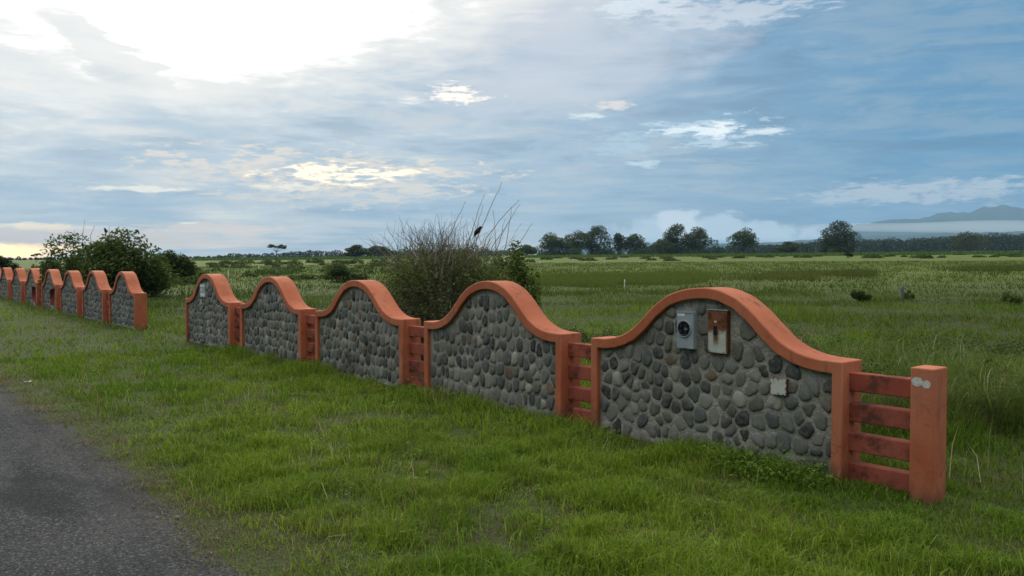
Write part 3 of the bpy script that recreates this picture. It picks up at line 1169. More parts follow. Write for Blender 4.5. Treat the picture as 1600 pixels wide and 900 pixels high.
def wander(a, b, k, amp, rg):
    t = np.linspace(0, 1, k)[:, None]
    p = np.array(a) * (1 - t) + np.array(b) * t
    w_ = np.cumsum(rg.normal(size=(k, 3)) * amp, axis=0) * np.sin(np.pi * np.minimum(t * .5 + .0, 1))
    return p + w_


def tree(label, px, top, left, right, Y, base_frac=.35, dens=1.0, leaf=.55, seed=0, dark=(.030, .050, .015), lite=(.095, .125, .030), flat=False, name='tree', group='trees standing in the far pasture', blobs_n=11):
    rg = np.random.default_rng(1000 + seed)
    g = along(px, Y)
    zt = height_at(top, Y) - g.z
    wid = (right - left) / FOC * Y * (1.0 if flat else 1.22)
    off = ((left + right) / 2 - px) / FOC * Y
    t = thing(name, label, 'tree', g, 0, group)
    zc = zt * base_frac * .30
    blobs = []
    if flat:
        for k in range(blobs_n):
            a = rg.uniform(0, 6.28)
            rr = wid * .5 * math.sqrt(rg.uniform(.05, .8))
            blobs.append((off + rr * math.cos(a), rr * math.sin(a) * .8, zt * rg.uniform(.74, .96), wid * .12, wid * .12, zt * .05))
    else:
        H = zt - zc
        for k in range(20):
            d = unit_rand(1, rg)[0]
            u = rg.uniform(.35, 1) ** .5
            s_ = rg.uniform(.14, .22)
            up = .54 + .34 * u * d[2]
            side = wid * .36 * u * (1.0 if d[2] < 0 else .92)
            blobs.append((off + side * d[0] / max(.35, math.hypot(d[0], d[1])) * math.sqrt(1 - .75 * max(d[2], 0) ** 2) * math.hypot(d[0], d[1]), side * d[1], zc + H * up, wid * s_, wid * s_, min(H * .17, wid * s_ * .85)))
        for sx in (-.40, -.26, -.10, .08, .24, .39):
            blobs.append((off + wid * (sx + rg.normal() * .03), rg.normal() * wid * .1, zc + H * rg.uniform(.20, .42), wid * .16, wid * .16, H * .15))
        blobs.append((off * .4 + rg.normal() * wid * .08, 0, zt - H * .13, wid * .17, wid * .17, H * .13))
    n = int(3800 * dens)
    P, d = blob_points(blobs, n, rg, .5)
    col = shade_mix(n, rg, dark, lite)
    V, Q, Cc = leaves(P, leaf * np.ones(n), col, rg, .35, .75)
    link('crown', fast_mesh('crown', V, [Q], M['leaf'], Cc), t)
    paths, rad = [], []
    tr = zt * .024
    fork = np.array([rg.normal() * .02 * zt, 0, max(zc, zt * .16) if not flat else zt * .55])
    paths.append(wander((0, 0, -.3), fork, 6, zt * .004, rg))
    rad.append(np.linspace(tr * 1.5, tr, 6))
    for b in blobs[:9]:
        paths.append(wander(fork - np.array([0, 0, zt * .03]), b[:3], 5, zt * .012, rg))
        rad.append(np.linspace(tr * .6, tr * .12, 5))
    V, Q = tubes(paths, rad, 6)
    link('trunk', fast_mesh('trunk', V, [Q], M['bark'], None, True), t)
    return t


def bush(label, c, rx, ry, rz, n, leaf, seed, dark=(.022, .036, .014), lite=(.068, .092, .028), name='shrub', blobs_n=14, stems=14, group=None, slim=.5, cat='shrub', accent=None, lift=0.0):
    rg = np.random.default_rng(2000 + seed)
    t = thing(name, label, cat, c, 0, group)
    blobs = []
    for k in range(blobs_n):
        a, u = rg.uniform(0, 6.28), rg.uniform(0, 1) ** .5
        h = rg.uniform(.12, .95) * (1 - .42 * u * u)
        s_ = rg.uniform(.20, .36)
        blobs.append((rx * .78 * u * math.cos(a), ry * .78 * u * math.sin(a), lift + rz * h, rx * s_, ry * s_, rz * s_ * .75))
    P, d = blob_points(blobs, n, rg, .35)
    P[:, 2] = np.maximum(P[:, 2], .02)
    V, Q, Cc = leaves(P, leaf * np.ones(n), shade_mix(n, rg, dark, lite, accent), rg, .4, slim, .3)
    link('foliage', fast_mesh('foliage', V, [Q], M['leaf'], Cc), t)
    paths, rad = [], []
    for k in range(stems):
        b = blobs[k % len(blobs)]
        e = np.array(b[:3]) + unit_rand(1, rg)[0] * np.array(b[3:6]) * .7
        paths.append(wander((rg.normal() * rx * .12, rg.normal() * ry * .12, -.08), e, 6, rz * .02, rg))
        rad.append(np.linspace(rz * .014, rz * .003, 6))
    V, Q = tubes(paths, rad, 4)
    link('stems', fast_mesh('stems', V, [Q], M['bark'], None, True), t)
    return t, blobs


def blades(xy, height, width, lean, col, rg, seg=2, zoff=0.0):
    n = len(xy)
    z = ht(xy[:, 0], xy[:, 1]) - .01 + zoff
    root = np.column_stack([xy, z])
    la = rg.uniform(0, 2 * math.pi, n)
    ld = np.column_stack([np.cos(la), np.sin(la), np.zeros(n)])
    wa = rg.uniform(0, 2 * math.pi, n)
    wd = np.column_stack([np.cos(wa), np.sin(wa), np.zeros(n)]) * (width * .5)[:, None]
    up = np.array([0, 0, 1.0])
    h = height[:, None]
    l = lean[:, None]
    if seg == 2:
        v = np.empty((n, 5, 3))
        mid = root + up * h * .58 + ld * h * l * .30
        tip = root + up * h * (1 - .35 * l) + ld * h * l
        v[:, 0], v[:, 1] = root - wd, root + wd
        v[:, 2], v[:, 3] = mid + wd * .8, mid - wd * .8
        v[:, 4] = tip
        i = np.arange(n)[:, None] * 5
        F = [i + np.array([[0, 1, 2, 3]]), i + np.array([[3, 2, 4]])]
        k = 5
    else:
        v = np.empty((n, 3, 3))
        tip = root + up * h * (1 - .2 * l) + ld * h * l
        v[:, 0], v[:, 1], v[:, 2] = root - wd, root + wd, tip
        i = np.arange(n)[:, None] * 3
        F = [i + np.array([[0, 1, 2]])]
        k = 3
    return v.reshape(-1, 3), F, np.repeat(col, k, 0)


def wall_blocked(s, k):
    m = (k > DIST - .005) & (k < DIST + THICK + .01)
    near = ((s > S0 - .64) & (s < S0 - .48)) | ((s > S0) & (s < S0 + W1))
    for i in range(1, 5):
        near |= (s > S0 + PER * i) & (s < S0 + PER * i + W)
    for a in S2:
        near |= (s > a) & (s < a + W2)
    return m & near


def sector(n, r0, r1, half, rg, centre=0.0, power=1.0):
    """random ground points in a sector; power 1 is even over the area, lower favours the near side"""
    u = rg.uniform(0, 1, n)
    r = (r0 ** (1 + power) + u * (r1 ** (1 + power) - r0 ** (1 + power))) ** (1 / (1 + power))
    a = centre + rg.uniform(-half, half, n)
    return np.column_stack([r * np.sin(a), r * np.cos(a)])


GREENS = np.array([(.160, .288, .027), (.212, .338, .033), (.115, .228, .027), (.262, .368, .042), (.178, .255, .043), (.275, .330, .070)])
STRAW = np.array([(.30, .26, .15), (.24, .19, .11)])


def grass_colours(xy, rg, dry):
    n = len(xy)
    g = value_noise(xy[:, 0], xy[:, 1], .8, 11) * .6 + value_noise(xy[:, 0], xy[:, 1], 3.1, 12) * .4
    t = np.clip(g + rg.normal(size=n) * .17, 0, .999)
    order = GREENS[[2, 0, 4, 1, 3, 5]]
    p = t * 5
    i = np.minimum(p.astype(int), 4)
    f = (p - i)[:, None]
    col = order[i] * (1 - f) + order[i + 1] * f
    m = rg.uniform(0, 1, n) < dry
    col[m] = STRAW[rg.integers(0, 2, m.sum())]
    return col * rg.uniform(.48, 1.18, n)[:, None]


def grass_patch(name, pieces, mat_key='grass', kind='stuff', label=None, cat='grass'):
    V, F, Cc, off = [], [], [], 0
    for v, f, c in pieces:
        V.append(v)
        F += [x + off for x in f]
        Cc.append(c)
        off += len(v)
    o = link(name, fast_mesh(name, np.concatenate(V), F, M[mat_key], np.concatenate(Cc)))
    return tag(o, label, cat, None, kind)


# ------------------------------------------------------------------ grass of the verge
def verge(n, r0, r1, seg, wide, rg, power=1.0, hmul=1.0):
    xy = sector(n, r0, r1, .80, rg, 0.0, power)
    s, k = xy @ DW, xy @ NW
    e = road_edge(s)
    bare = value_noise(xy[:, 0], xy[:, 1], .75, 7) * .6 + value_noise(xy[:, 0], xy[:, 1], .28, 8) * .4
    tuft = value_noise(xy[:, 0], xy[:, 1], .19, 9) * .55 + value_noise(xy[:, 0], xy[:, 1], .55, 10) * .45
    edge = smooth(-.10, .75, k - e)
    keep = (k > e - .10) & (k < DIST + .6) & ~wall_blocked(s, k)
    keep &= rg.uniform(0, 1, n) < (.15 + .85 * edge) * (1 - .40 * smooth(.64, .78, bare)) * (.50 + .6 * smooth(.25, .6, tuft))
    xy, s, k, e, bare, tuft, edge = (a[keep] for a in (xy, s, k, e, bare, tuft, edge))
    n = len(xy)
    foot = smooth(.75, .1, np.abs(k - DIST)) * smooth(.3, .7, value_noise(xy[:, 0], xy[:, 1], .6, 14))
    h = (.042 + .095 * smooth(.22, .80, tuft) + .09 * foot) * (.45 + .55 * edge) * rg.uniform(.55, 1.35, n) * hmul
    h = h * (1 - .62 * smooth(S0 + .25, S0 - .05, s) * smooth(.9, .3, np.abs(k - DIST)))      # worn round the end post
    col = grass_colours(xy, rg, np.clip(.015 + .14 * smooth(.58, .78, bare) + .34 * (1 - edge), 0, .8))
    return blades(xy, h, wide * rg.uniform(.7, 1.4, n), rg.uniform(.15, .95, n) ** .8, col, rg, seg)


def thatch(rg):
    """dead stems lying where the grass is thin"""
    xy = sector(120000, 2.6, 13, .80, rg, 0.0, .6)
    s, k = xy @ DW, xy @ NW
    bare = value_noise(xy[:, 0], xy[:, 1], .75, 7) * .6 + value_noise(xy[:, 0], xy[:, 1], .28, 8) * .4
    m = (k > road_edge(s)) & (k < DIST - .02) & (rg.uniform(0, 1, len(xy)) < .03 + .5 * smooth(.60, .74, bare))
    xy = xy[m]
    n = len(xy)
    return blades(xy, rg.uniform(.015, .05, n), rg.uniform(.003, .006, n), rg.uniform(.9, 2.6, n), shade_mix(n, rg, (.085, .075, .045), (.24, .21, .13), (.10, .14, .03), .3), rg, 2)


def stalks(rg):
    """longer single blades and pale seed stalks standing above the turf"""
    xy = sector(15000, 2.8, 15, .80, rg, 0.0, .6)
    s, k = xy @ DW, xy @ NW
    m = (k > road_edge(s) + .25) & (k < DIST - .03) & (rg.uniform(0, 1, len(xy)) < .15 + .85 * smooth(.4, .7, value_noise(xy[:, 0], xy[:, 1], .9, 15)))
    xy = xy[m]
    n = len(xy)
    return blades(xy, rg.uniform(.10, .24, n), rg.uniform(.003, .0065, n), rg.uniform(.2, 1.2, n), shade_mix(n, rg, (.16, .26, .035), (.32, .38, .085), (.42, .37, .22), .14), rg, 2)


def straw_edge(rg):
    """dry stalks lying along the ragged edge of the road"""
    n = 15000
    s = rg.uniform(2.5, 22, n)
    k = road_edge(s) + rg.normal(size=n) * .13 + .04
    m = rg.uniform(0, 1, n) < smooth(.25, .75, value_noise(s, k, .35, 41))
    s, k = s[m], k[m]
    xy = s[:, None] * DW + k[:, None] * NW
    n = len(xy)
    col = shade_mix(n, rg, (.11, .095, .060), (.26, .225, .150), (.13, .17, .04), .25)
    return blades(xy, rg.uniform(.02, .06, n), rg.uniform(.003, .006, n), rg.uniform(.8, 2.4, n), col, rg, 2, .012)


rg = np.random.default_rng(5)
grass_patch('verge_grass', [verge(270000, 2.6, 7.5, 2, .0055, rg, .7), verge(200000, 7.5, 16, 2, .0090, rg, .6), verge(130000, 16, 45, 1, .020, rg, .3, 1.05), straw_edge(rg), thatch(rg), stalks(rg)], label='short tufted green grass of the road verge')


# ------------------------------------------------------------------ grass behind the wall
def meadow(n, r0, r1, seg, wide, rg, power, half=.80):
    xy = sector(n, r0, r1, half, rg, .0, power)
    s, k = xy @ DW, xy @ NW
    tuft = value_noise(xy[:, 0], xy[:, 1], .4, 19) * .4 + value_noise(xy[:, 0], xy[:, 1], 1.6, 20) * .6
    # weedy belt along the back of the wall at its near end, worn brown ground beyond
    belt = smooth(6.2, 3.0, s) * smooth(20, 10, k) * smooth(5.7, 6.8, k)
    brown = smooth(1.6, .7, np.hypot((xy[:, 0] - 5.1) / 2.2, (xy[:, 1] - 8.6) / 1.0))
    keep = (k > DIST + THICK + .02) & (rg.uniform(0, 1, n) < (.35 + .75 * tuft))
    xy, s, k, tuft, belt, brown = (a[keep] for a in (xy, s, k, tuft, belt, brown))
    n = len(xy)
    h = (.07 + .20 * smooth(.3, .85, tuft) + .22 * belt * smooth(.35, .75, tuft)) * rg.uniform(.5, 1.4, n)
    col = grass_colours(xy, rg, .008)
    mean = np.array((.140, .225, .038))
    soft = smooth(12, 45, np.hypot(xy[:, 0], xy[:, 1]))[:, None] * .75
    col = col * (1 - soft) + mean * soft
    d = smooth(.35, .62, value_noise(xy[:, 0] * .45, xy[:, 1], 3.4, 22))[:, None]
    far_ = smooth(14, 45, np.hypot(xy[:, 0], xy[:, 1]))[:, None]
    col = col * (1 - .30 * d) * (1 - .46 * far_)
    col = col * (1 - .55 * brown[:, None]) + np.array((.085, .075, .045)) * .55 * brown[:, None]
    return blades(xy, h, wide * rg.uniform(.7, 1.4, n), rg.uniform(.2, 1.0, n), col, rg, seg)


grass_patch('meadow_grass', [meadow(90000, 4.5, 9.5, 2, .0065, rg, .8), meadow(130000, 5, 15, 2, .009, rg, .7), meadow(130000, 15, 40, 1, .026, rg, .35), meadow(170000, 40, 140, 1, .050, rg, .1, .72)], label='green pasture grass behind the stone walls')

# long arching weed blades behind the near end of the wall
n = 9500
xy = np.column_stack([rng.uniform(2.2, 8.5, n), rng.uniform(7.0, 13.5, n)])
k, s = xy @ NW, xy @ DW
m = (k > DIST + THICK + .35) & (rng.uniform(0, 1, n) < smooth(.42, .62, value_noise(xy[:, 0], xy[:, 1], 1.1, 25)))
xy = xy[m]
n = len(xy)
a1 = blades(xy, rng.uniform(.30, .78, n), rng.uniform(.009, .017, n), rng.uniform(.4, 1.3, n), shade_mix(n, rng, (.075, .125, .030), (.19, .25, .070), (.32, .28, .17), .06), rng, 2)
# pale stalks by the end post
px_, n = wall_xy(S0 - .70, DIST + .75), 6
xy = np.column_stack([px_[0] + rng.normal(size=n) * .16, px_[1] + rng.normal(size=n) * .2])
a2 = blades(xy, rng.uniform(.35, .62, n), rng.uniform(.005, .008, n), rng.uniform(.05, .5, n), shade_mix(n, rng, (.30, .27, .20), (.48, .44, .36)), rng, 2)
grass_patch('tall_weeds', [a1, a2], label='long arching weed blades behind the end post')

# taller strip of seeding grass in the pasture
def strip(x0, x1, y_near, Y_far, n, h, w_, a, b, seed):
    rg = np.random.default_rng(seed)
    Y0 = at((x0 + x1) / 2, y_near).y
    Y = Y0 + (Y_far - Y0) * rg.uniform(0, 1, n) ** 1.4
    px = rg.uniform(x0, x1, n)
    X = (px - CX) / FOC * Y
    edge = smooth(0, 60, px - x0 + rg.normal(size=n) * 18) * smooth(0, 60, x1 - px + rg.normal(size=n) * 20)
    Y = Y + (value_noise(X, X * 0, 2.5, seed) - .5) * 5 + rg.normal(size=n) * .7 + (1 - edge) * 4
    keep = (rg.uniform(0, 1, n) < edge * (.4 + .6 * value_noise(X, Y, 1.7, seed + 1)))
    xy = np.column_stack([X, Y])[keep]
    n = len(xy)
    return blades(xy, h * rg.uniform(.5, 1.2, n), w_ * rg.uniform(.6, 1.4, n), rg.uniform(.05, .5, n), shade_mix(n, rg, a, b), rg, 1)


grass_patch('seeding_grass', [
    strip(815, 1135, 445, 62, 42000, .36, .03, (.098, .135, .034), (.150, .190, .048), 71),
    strip(1120, 1330, 436, 62, 9000, .30, .04, (.090, .112, .034), (.135, .155, .046), 72),
    strip(1270, 1400, 432, 60, 6000, .42, .04, (.080, .100, .030), (.12, .14, .042), 73),
    strip(1480, 1640, 424, 75, 6000, .42, .05, (.080, .100, .030), (.12, .14, .042), 74)],
    label='darker taller strips of seeding grass across the pasture')

# bright crop strips in front of the far trees
cr = []
for x0, x1, Ya, Yb, n_, seed in ((1080, 1720, 290, 400, 9000, 81), (820, 1120, 330, 430, 4000, 82), (300, 640, 330, 430, 4000, 83)):
    rg2 = np.random.default_rng(seed)
    Y = rg2.uniform(Ya, Yb, n_)
    X = (rg2.uniform(x0, x1, n_) - CX) / FOC * Y
    cr.append(blades(np.column_stack([X, Y]), rg2.uniform(.7, 1.5, n_), rg2.uniform(.4, .8, n_), rg2.uniform(.1, .5, n_), shade_mix(n_, rg2, (.060, .115, .024), (.105, .170, .035)), rg2, 1))
grass_patch('crop_field', cr, label='bright green crop strip before the far trees', cat='crop')

# leafy low weeds in the verge and at the wall's foot
V, F, Cc, off = [], [], [], 0
rg3 = np.random.default_rng(91)
spots = []
for _ in range(150):
    s, k = rg3.uniform(-1.5, 22), rg3.uniform(2.6, DIST - .05)
    spots.append((s, k, rg3.uniform(.06, .15), rg3.uniform(.02, .05), 26))
for _ in range(22):
    spots.append((rg3.uniform(S0 + .05, S0 + 1.1), DIST - rg3.uniform(.04, .40), rg3.uniform(.10, .2), rg3.uniform(.05, .17), 60))
for _ in range(60):
    spots.append((rg3.uniform(S0, S0 + 14), DIST - rg3.uniform(.03, .25), rg3.uniform(.06, .14), rg3.uniform(.03, .10), 34))
for s, k, r, h, n in spots:
    x, y = wall_xy(s, k)
    P = np.column_stack([x + rg3.normal(size=n) * r * .5, y + rg3.normal(size=n) * r * .5, float(ht(x, y)) + np.abs(rg3.normal(size=n)) * h * .7 + .02])
    v, q, c = leaves(P, rg3.uniform(.018, .04) * np.ones(n), shade_mix(n, rg3, (.100, .190, .030), (.190, .300, .045)), rg3, .8, .55)
    V.append(v)
    F.append(q + off)
    Cc.append(c)
    off += len(v)
tag(link('verge_weeds', fast_mesh('verge_weeds', np.concatenate(V), F, M['leaf'], np.concatenate(Cc))), 'low leafy weeds scattered through the verge grass', 'weeds', None, 'stuff')

# loose stones on the road
n = 16000
xy = sector(n, 2.6, 11, .85, rng, -.35, .6)
s, k = xy @ DW, xy @ NW
m = (k < road_edge(s) + .08) & (rng.uniform(0, 1, n) < .25 + .75 * value_noise(xy[:, 0], xy[:, 1], .5, 31))
xy = xy[m]
n = len(xy)
oct_ = np.array([(1, 0, 0), (0, 1, 0), (-1, 0, 0), (0, -1, 0), (0, 0, .7), (0, 0, -.5)], float)
tri = np.array([(0, 1, 4), (1, 2, 4), (2, 3, 4), (3, 0, 4), (1, 0, 5), (2, 1, 5), (3, 2, 5), (0, 3, 5)])
sz = rng.uniform(.002, .0052, n) * (1 + 1.1 * smooth(-.35, .02, (xy @ NW) - road_edge(xy @ DW)) * rng.uniform(0, 1, n)) * np.where(rng.uniform(0, 1, n) < .03, 2.3, 1)
ang = rng.uniform(0, 6.28, n)
loc = np.column_stack([xy, ht(xy[:, 0], xy[:, 1]) + .011])
vv = oct_[None] * rng.uniform(.6, 1.3, (n, 6, 1)) * sz[:, None, None]
cs, sn = np.cos(ang)[:, None], np.sin(ang)[:, None]
vv = np.stack([vv[..., 0] * cs - vv[..., 1] * sn, vv[..., 0] * sn + vv[..., 1] * cs, vv[..., 2]], -1) + loc[:, None]
gc = np.array([(.17, .165, .155), (.27, .26, .24), (.09, .09, .09), (.20, .17, .14), (.40, .39, .37)])[rng.choice(5, n, p=[.4, .2, .25, .11, .04])]
tag(link('road_gravel', fast_mesh('road_gravel', vv.reshape(-1, 3), [(np.arange(n)[:, None, None] * 6 + tri[None]).reshape(-1, 3)], M['stone_tint'], np.repeat(gc, 6, 0))), 'small loose stones on the grey road', 'gravel', None, 'stuff')

# ------------------------------------------------------------------ twiggy shrub behind the wall
def twig_shrub():
    rg = np.random.default_rng(301)
    cx, cyy = wall_xy(10.25, 7.15)
    t = thing('twiggy_shrub', 'large half-dead shrub, bare grey twigs above, towering behind the third wall', 'shrub', (cx, cyy, 0))
    V, Q, Cc, off = [], [], [], 0
    paths, rad = [], []
    for k in range(1000):                                   # dense tangle
        a = rg.uniform(0, 6.28)
        u = rg.uniform(0, 1) ** .5
        end = np.array([1.16 * u * math.cos(a), 1.0 * u * math.sin(a), 0])
        end[2] = 1.22 + 1.02 * (1 - u * u) * rg.uniform(.5, 1.12) - rg.uniform(0, .9) * u
        st = end * np.array([.25, .25, 0]) + np.append(rg.normal(size=2) * .12, rg.uniform(0, .9))
        p = wander(st, end, 7, .035, rg)
        p[:, 2] += np.sin(np.linspace(0, math.pi, 7)) * rg.uniform(-.05, .18)
        if rg.uniform() < .35:
            p[-2:, 2] -= np.array([.03, .12]) * rg.uniform(.5, 2)
        paths.append(p)
        rad.append(np.linspace(rg.uniform(.0035, .0075), .0016, 7))
    for k in range(280):                                    # bare shoots above
        a = rg.uniform(0, 6.28)
        u = rg.uniform(0, .85)
        st = np.array([u * .95 * math.cos(a), u * .8 * math.sin(a), rg.uniform(1.35, 1.75)])
        L = rg.uniform(.2, .62)
        end = st + np.array([rg.normal() * .26 + st[0] * .2, rg.normal() * .15, L])
        paths.append(wander(st, end, 6, .016, rg))
        rad.append(np.linspace(.0048, .0016, 6))
        if rg.uniform() < .6:
            m = paths[-1][3]
            paths.append(wander(m, m + np.array([rg.normal() * .15, rg.normal() * .1, rg.uniform(.1, .3)]), 4, .01, rg))
            rad.append(np.linspace(.003, .0012, 4))
    g0 = np.array([cx, cyy])
    Yc = cyy
    for (x0, y0), (x1, y1) in (((735, 372), (760, 300)), ((748, 368), (788, 286)), ((760, 372), (808, 312)), ((770, 384), (815, 318)), ((790, 386), (799, 328)), ((803, 392), (832, 347)), ((700, 372), (728, 312)), ((690, 372), (678, 332)), ((780, 380), (792, 335)), ((640, 392), (607, 362)), ((655, 384), (642, 352)), ((615, 400), (602, 372)), ((742, 370), (752, 318)), ((775, 388), (772, 330))):
        pa = np.array([(x0 - CX) / FOC * Yc - cx, rg.uniform(-.25, .25), height_at(y0, Yc)])
        pb = np.array([(x1 - CX) / FOC * Yc - cx, pa[1] + rg.normal() * .1, height_at(y1, Yc)])
        paths.append(np.concatenate([wander(pa + np.array([(pa[0] - .0) * -.25, 0, -.7]), pa, 4, .01, rg)[:-1], wander(pa, pb, 8, .009, rg)]))
        rad.append(np.linspace(.0080, .0028, 11))
    tv, tq = tubes(paths, rad, 3)
    base = np.array([(.250, .220, .175), (.175, .155, .120), (.34, .31, .26), (.130, .135, .075)])
    cidx = rg.choice(4, len(paths), p=[.4, .3, .15, .15])
    tc_ = np.concatenate([np.repeat(base[i][None], len(p) * 3, 0) for i, p in zip(cidx, paths)])
    link('twigs', fast_mesh('twigs', tv, [tq], M['twig'], tc_), t)
    blobs = [(0, 0, .95, 1.0, .85, .85), (-.62, -.1, .95, .5, .5, .65), (.40, -.1, 1.50, .55, .5, .42), (.75, .1, 1.05, .5, .5, .65), (-.15, 0, 1.50, .70, .5, .45), (.1, -.2, .6, .9, .6, .5), (-.45, 0, 1.30, .45, .45, .38), (1.0, .2, .85, .35, .4, .55)]
    n = 24000
    P, d = blob_points(blobs, n, rg, .3)
    c = shade_mix(n, rg, (.070, .105, .028), (.170, .230, .055), (.20, .170, .10), .10)
    v, q_, cc = leaves(P, .045 * np.ones(n), c, rg, .35, .5)
    link('foliage', fast_mesh('foliage', v, [q_], M['leaf'], cc), t)
    return t


twig_shrub()
p = along(800, 13.2)
bush('bright leafy green shrub growing against the right side of the twiggy shrub', p, .52, .5, 1.75, 7000, .07, 1, (.055, .085, .022), (.140, .190, .045), blobs_n=22)
p = along(712, 13.6)
bush('dark green leafy shrub filling the back of the twiggy shrub', p, .8, .5, 1.95, 5500, .07, 2, (.030, .050, .016), (.085, .115, .030), blobs_n=16)

# leafy shrubs behind the far walls
SH, _ = bush('tall dark leafy shrub with layered drooping branches behind the far walls', along(162, 36), 3.2, 1.9, 2.75, 15000, .20, 3, (.045, .078, .024), (.150, .200, .060), 'leafy_shrub', 44, 30, slim=.42)
bush('low leafy shrub spilling over the cap of the wall with red opening', Vector((*wall_xy(33.05, 6.35), .1)), 1.0, 1.0, 1.75, 4500, .15, 4, (.034, .060, .020), (.105, .145, .042), 'leafy_shrub', 16, slim=.42)
bush('rounded green shrub just right of the tall dark leafy shrub', along(272, 52), 1.55, 1.3, 2.15, 6000, .18, 5, (.036, .060, .022), (.095, .130, .042), 'leafy_shrub', 18)
bush('leafy shrub skirt sprawling at the open gap between the wall rows', along(240, 38), .95, .8, 1.35, 3600, .14, 6, (.038, .064, .022), (.110, .150, .045), 'leafy_shrub', 12, slim=.42)
bush('small shrub at the left picture edge above the farthest caps', along(8, 60), 1.6, 1.3, 2.3, 3500, .2, 7, (.020, .036, .015), (.055, .080, .028), 'leafy_shrub', 12)
rg = np.random.default_rng(44)
paths, rad = [], []
for x0, y0, x1, y1 in ((134, 372, 137, 341), (140, 368, 148, 352), (121, 378, 120, 360), (174, 372, 176, 352), (182, 374, 186, 366), (88, 395, 81, 381)):
    Yc = SH.location.y
    pa = np.array([(x0 - CX) / FOC * Yc - SH.location.x, rg.uniform(-.3, .3), height_at(y0, Yc) - SH.location.z])
    pb = np.array([(x1 - CX) / FOC * Yc - SH.location.x, pa[1], height_at(y1, Yc) - SH.location.z])
    paths.append(np.concatenate([wander(pa - np.array([0, 0, .9]), pa, 4, .02, rg)[:-1], wander(pa, pb, 5, .02, rg)]))
    rad.append(np.linspace(.014, .006, 8))
V, Q = tubes(paths, rad, 4)
link('bare_shoots', fast_mesh('bare_shoots', V, [Q], M['bark'], None, True), SH)

# shrubs out in the pasture
bush('wide dark thorny shrub in the pasture behind the fourth wall', at(537, 441), 1.55, 1.0, 1.05, 5500, .11, 11, (.030, .052, .018), (.080, .112, .036), 'pasture_shrub', 16)
bush('round dark shrub on open pasture, above the near wall\'s falling curve', at(1345, 471), .50, .45, .66, 3200, .06, 12, (.045, .080, .022), (.120, .175, .045), 'pasture_shrub', 10)
bush('small shrub at the foot of the grey pasture post', at(1421, 468), .26, .24, .38, 900, .05, 13, (.045, .080, .022), (.120, .175, .045), 'pasture_shrub', 7)
bush('open straggly shrub on the pasture near the right picture edge', at(1580, 476), .40, .35, .62, 900, .07, 14, (.045, .080, .022), (.110, .160, .045), 'pasture_shrub', 8)
bush('yellow-green weedy shrub right behind the third wall, left of the twiggy shrub', along(585, 17), .55, .5, .8, 1500, .06, 15, (.055, .085, .024), (.130, .165, .045), 'pasture_shrub', 9)
bush('tiny dark shrub far out before the crop strip', at(1325, 403), 1.7, 1.4, 2.0, 700, .3, 16, (.020, .040, .016), (.05, .08, .026), 'pasture_shrub', 7)

# scrub nobody could count, spread over the left pasture and along the field edges
V, F, Cc, off = [], [], [], 0
rg4 = np.random.default_rng(401)
spots = []
for _ in range(75):
    Yq = rg4.uniform(48, 190)
    spots.append((rg4.uniform(285, 640), Yq, rg4.uniform(.5, 1.9), rg4.uniform(.25, .85) * (.6 + Yq / 200)))
for _ in range(60):
    spots.append((rg4.uniform(810, 1640), rg4.uniform(150, 300), rg4.uniform(.8, 2.2), rg4.uniform(.3, .8)))
for _ in range(46):
    spots.append((rg4.uniform(1200, 1680), rg4.uniform(9.0, 16), rg4.uniform(.25, .6), rg4.uniform(.22, .50)))
for _ in range(10):
    spots.append((rg4.uniform(860, 960), rg4.uniform(13, 17), rg4.uniform(.3, .5), rg4.uniform(.2, .4)))
for a_, b_, m_ in ((842, 1010, 34), (1016, 1112, 20), (1285, 1335, 8)):
    for _ in range(m_):
        spots.append((rg4.uniform(a_, b_), rg4.uniform(462, 490) if a_ < 1200 else rg4.uniform(405, 425), rg4.uniform(2.5, 4.5), rg4.uniform(2.5, 5.5)))
for px, Y, r, h in spots:
    g = along(px, Y)
    if g.x * NW[0] + g.y * NW[1] < DIST + THICK + .4 + r:
        continue
    n = int(160 * max(r, .6)) if Y > 30 else 420
    d = unit_rand(n, rg4)
    d[:, 2] = np.abs(d[:, 2])
    P = np.array(g) + d * np.array([r, r * .8, h]) * (rg4.uniform(.3, 1, n) ** .5)[:, None] * (.75 + .5 * value_noise(d[:, 0] * 3 + px, d[:, 1] * 3, 1, 3))[:, None]
    dark, lite = ((.028, .048, .015), (.075, .105, .030)) if Y > 400 else ((.040, .066, .020), (.110, .150, .042)) if Y > 30 else ((.050, .080, .024), (.115, .150, .045))
    v, q_, c = leaves(P, (.16 + Y * .0012 if Y > 30 else .05) * np.ones(n), shade_mix(n, rg4, dark, lite) * rg4.uniform(.75, 1.25), rg4, .4, .55)
    V.append(v)
    F.append(q_ + off)
    Cc.append(c)
    off += len(v)
tag(link('field_scrub', fast_mesh('field_scrub', np.concatenate(V), F, M['leaf'], np.concatenate(Cc))), 'low scattered scrub over the pasture', 'scrub', None, 'stuff')

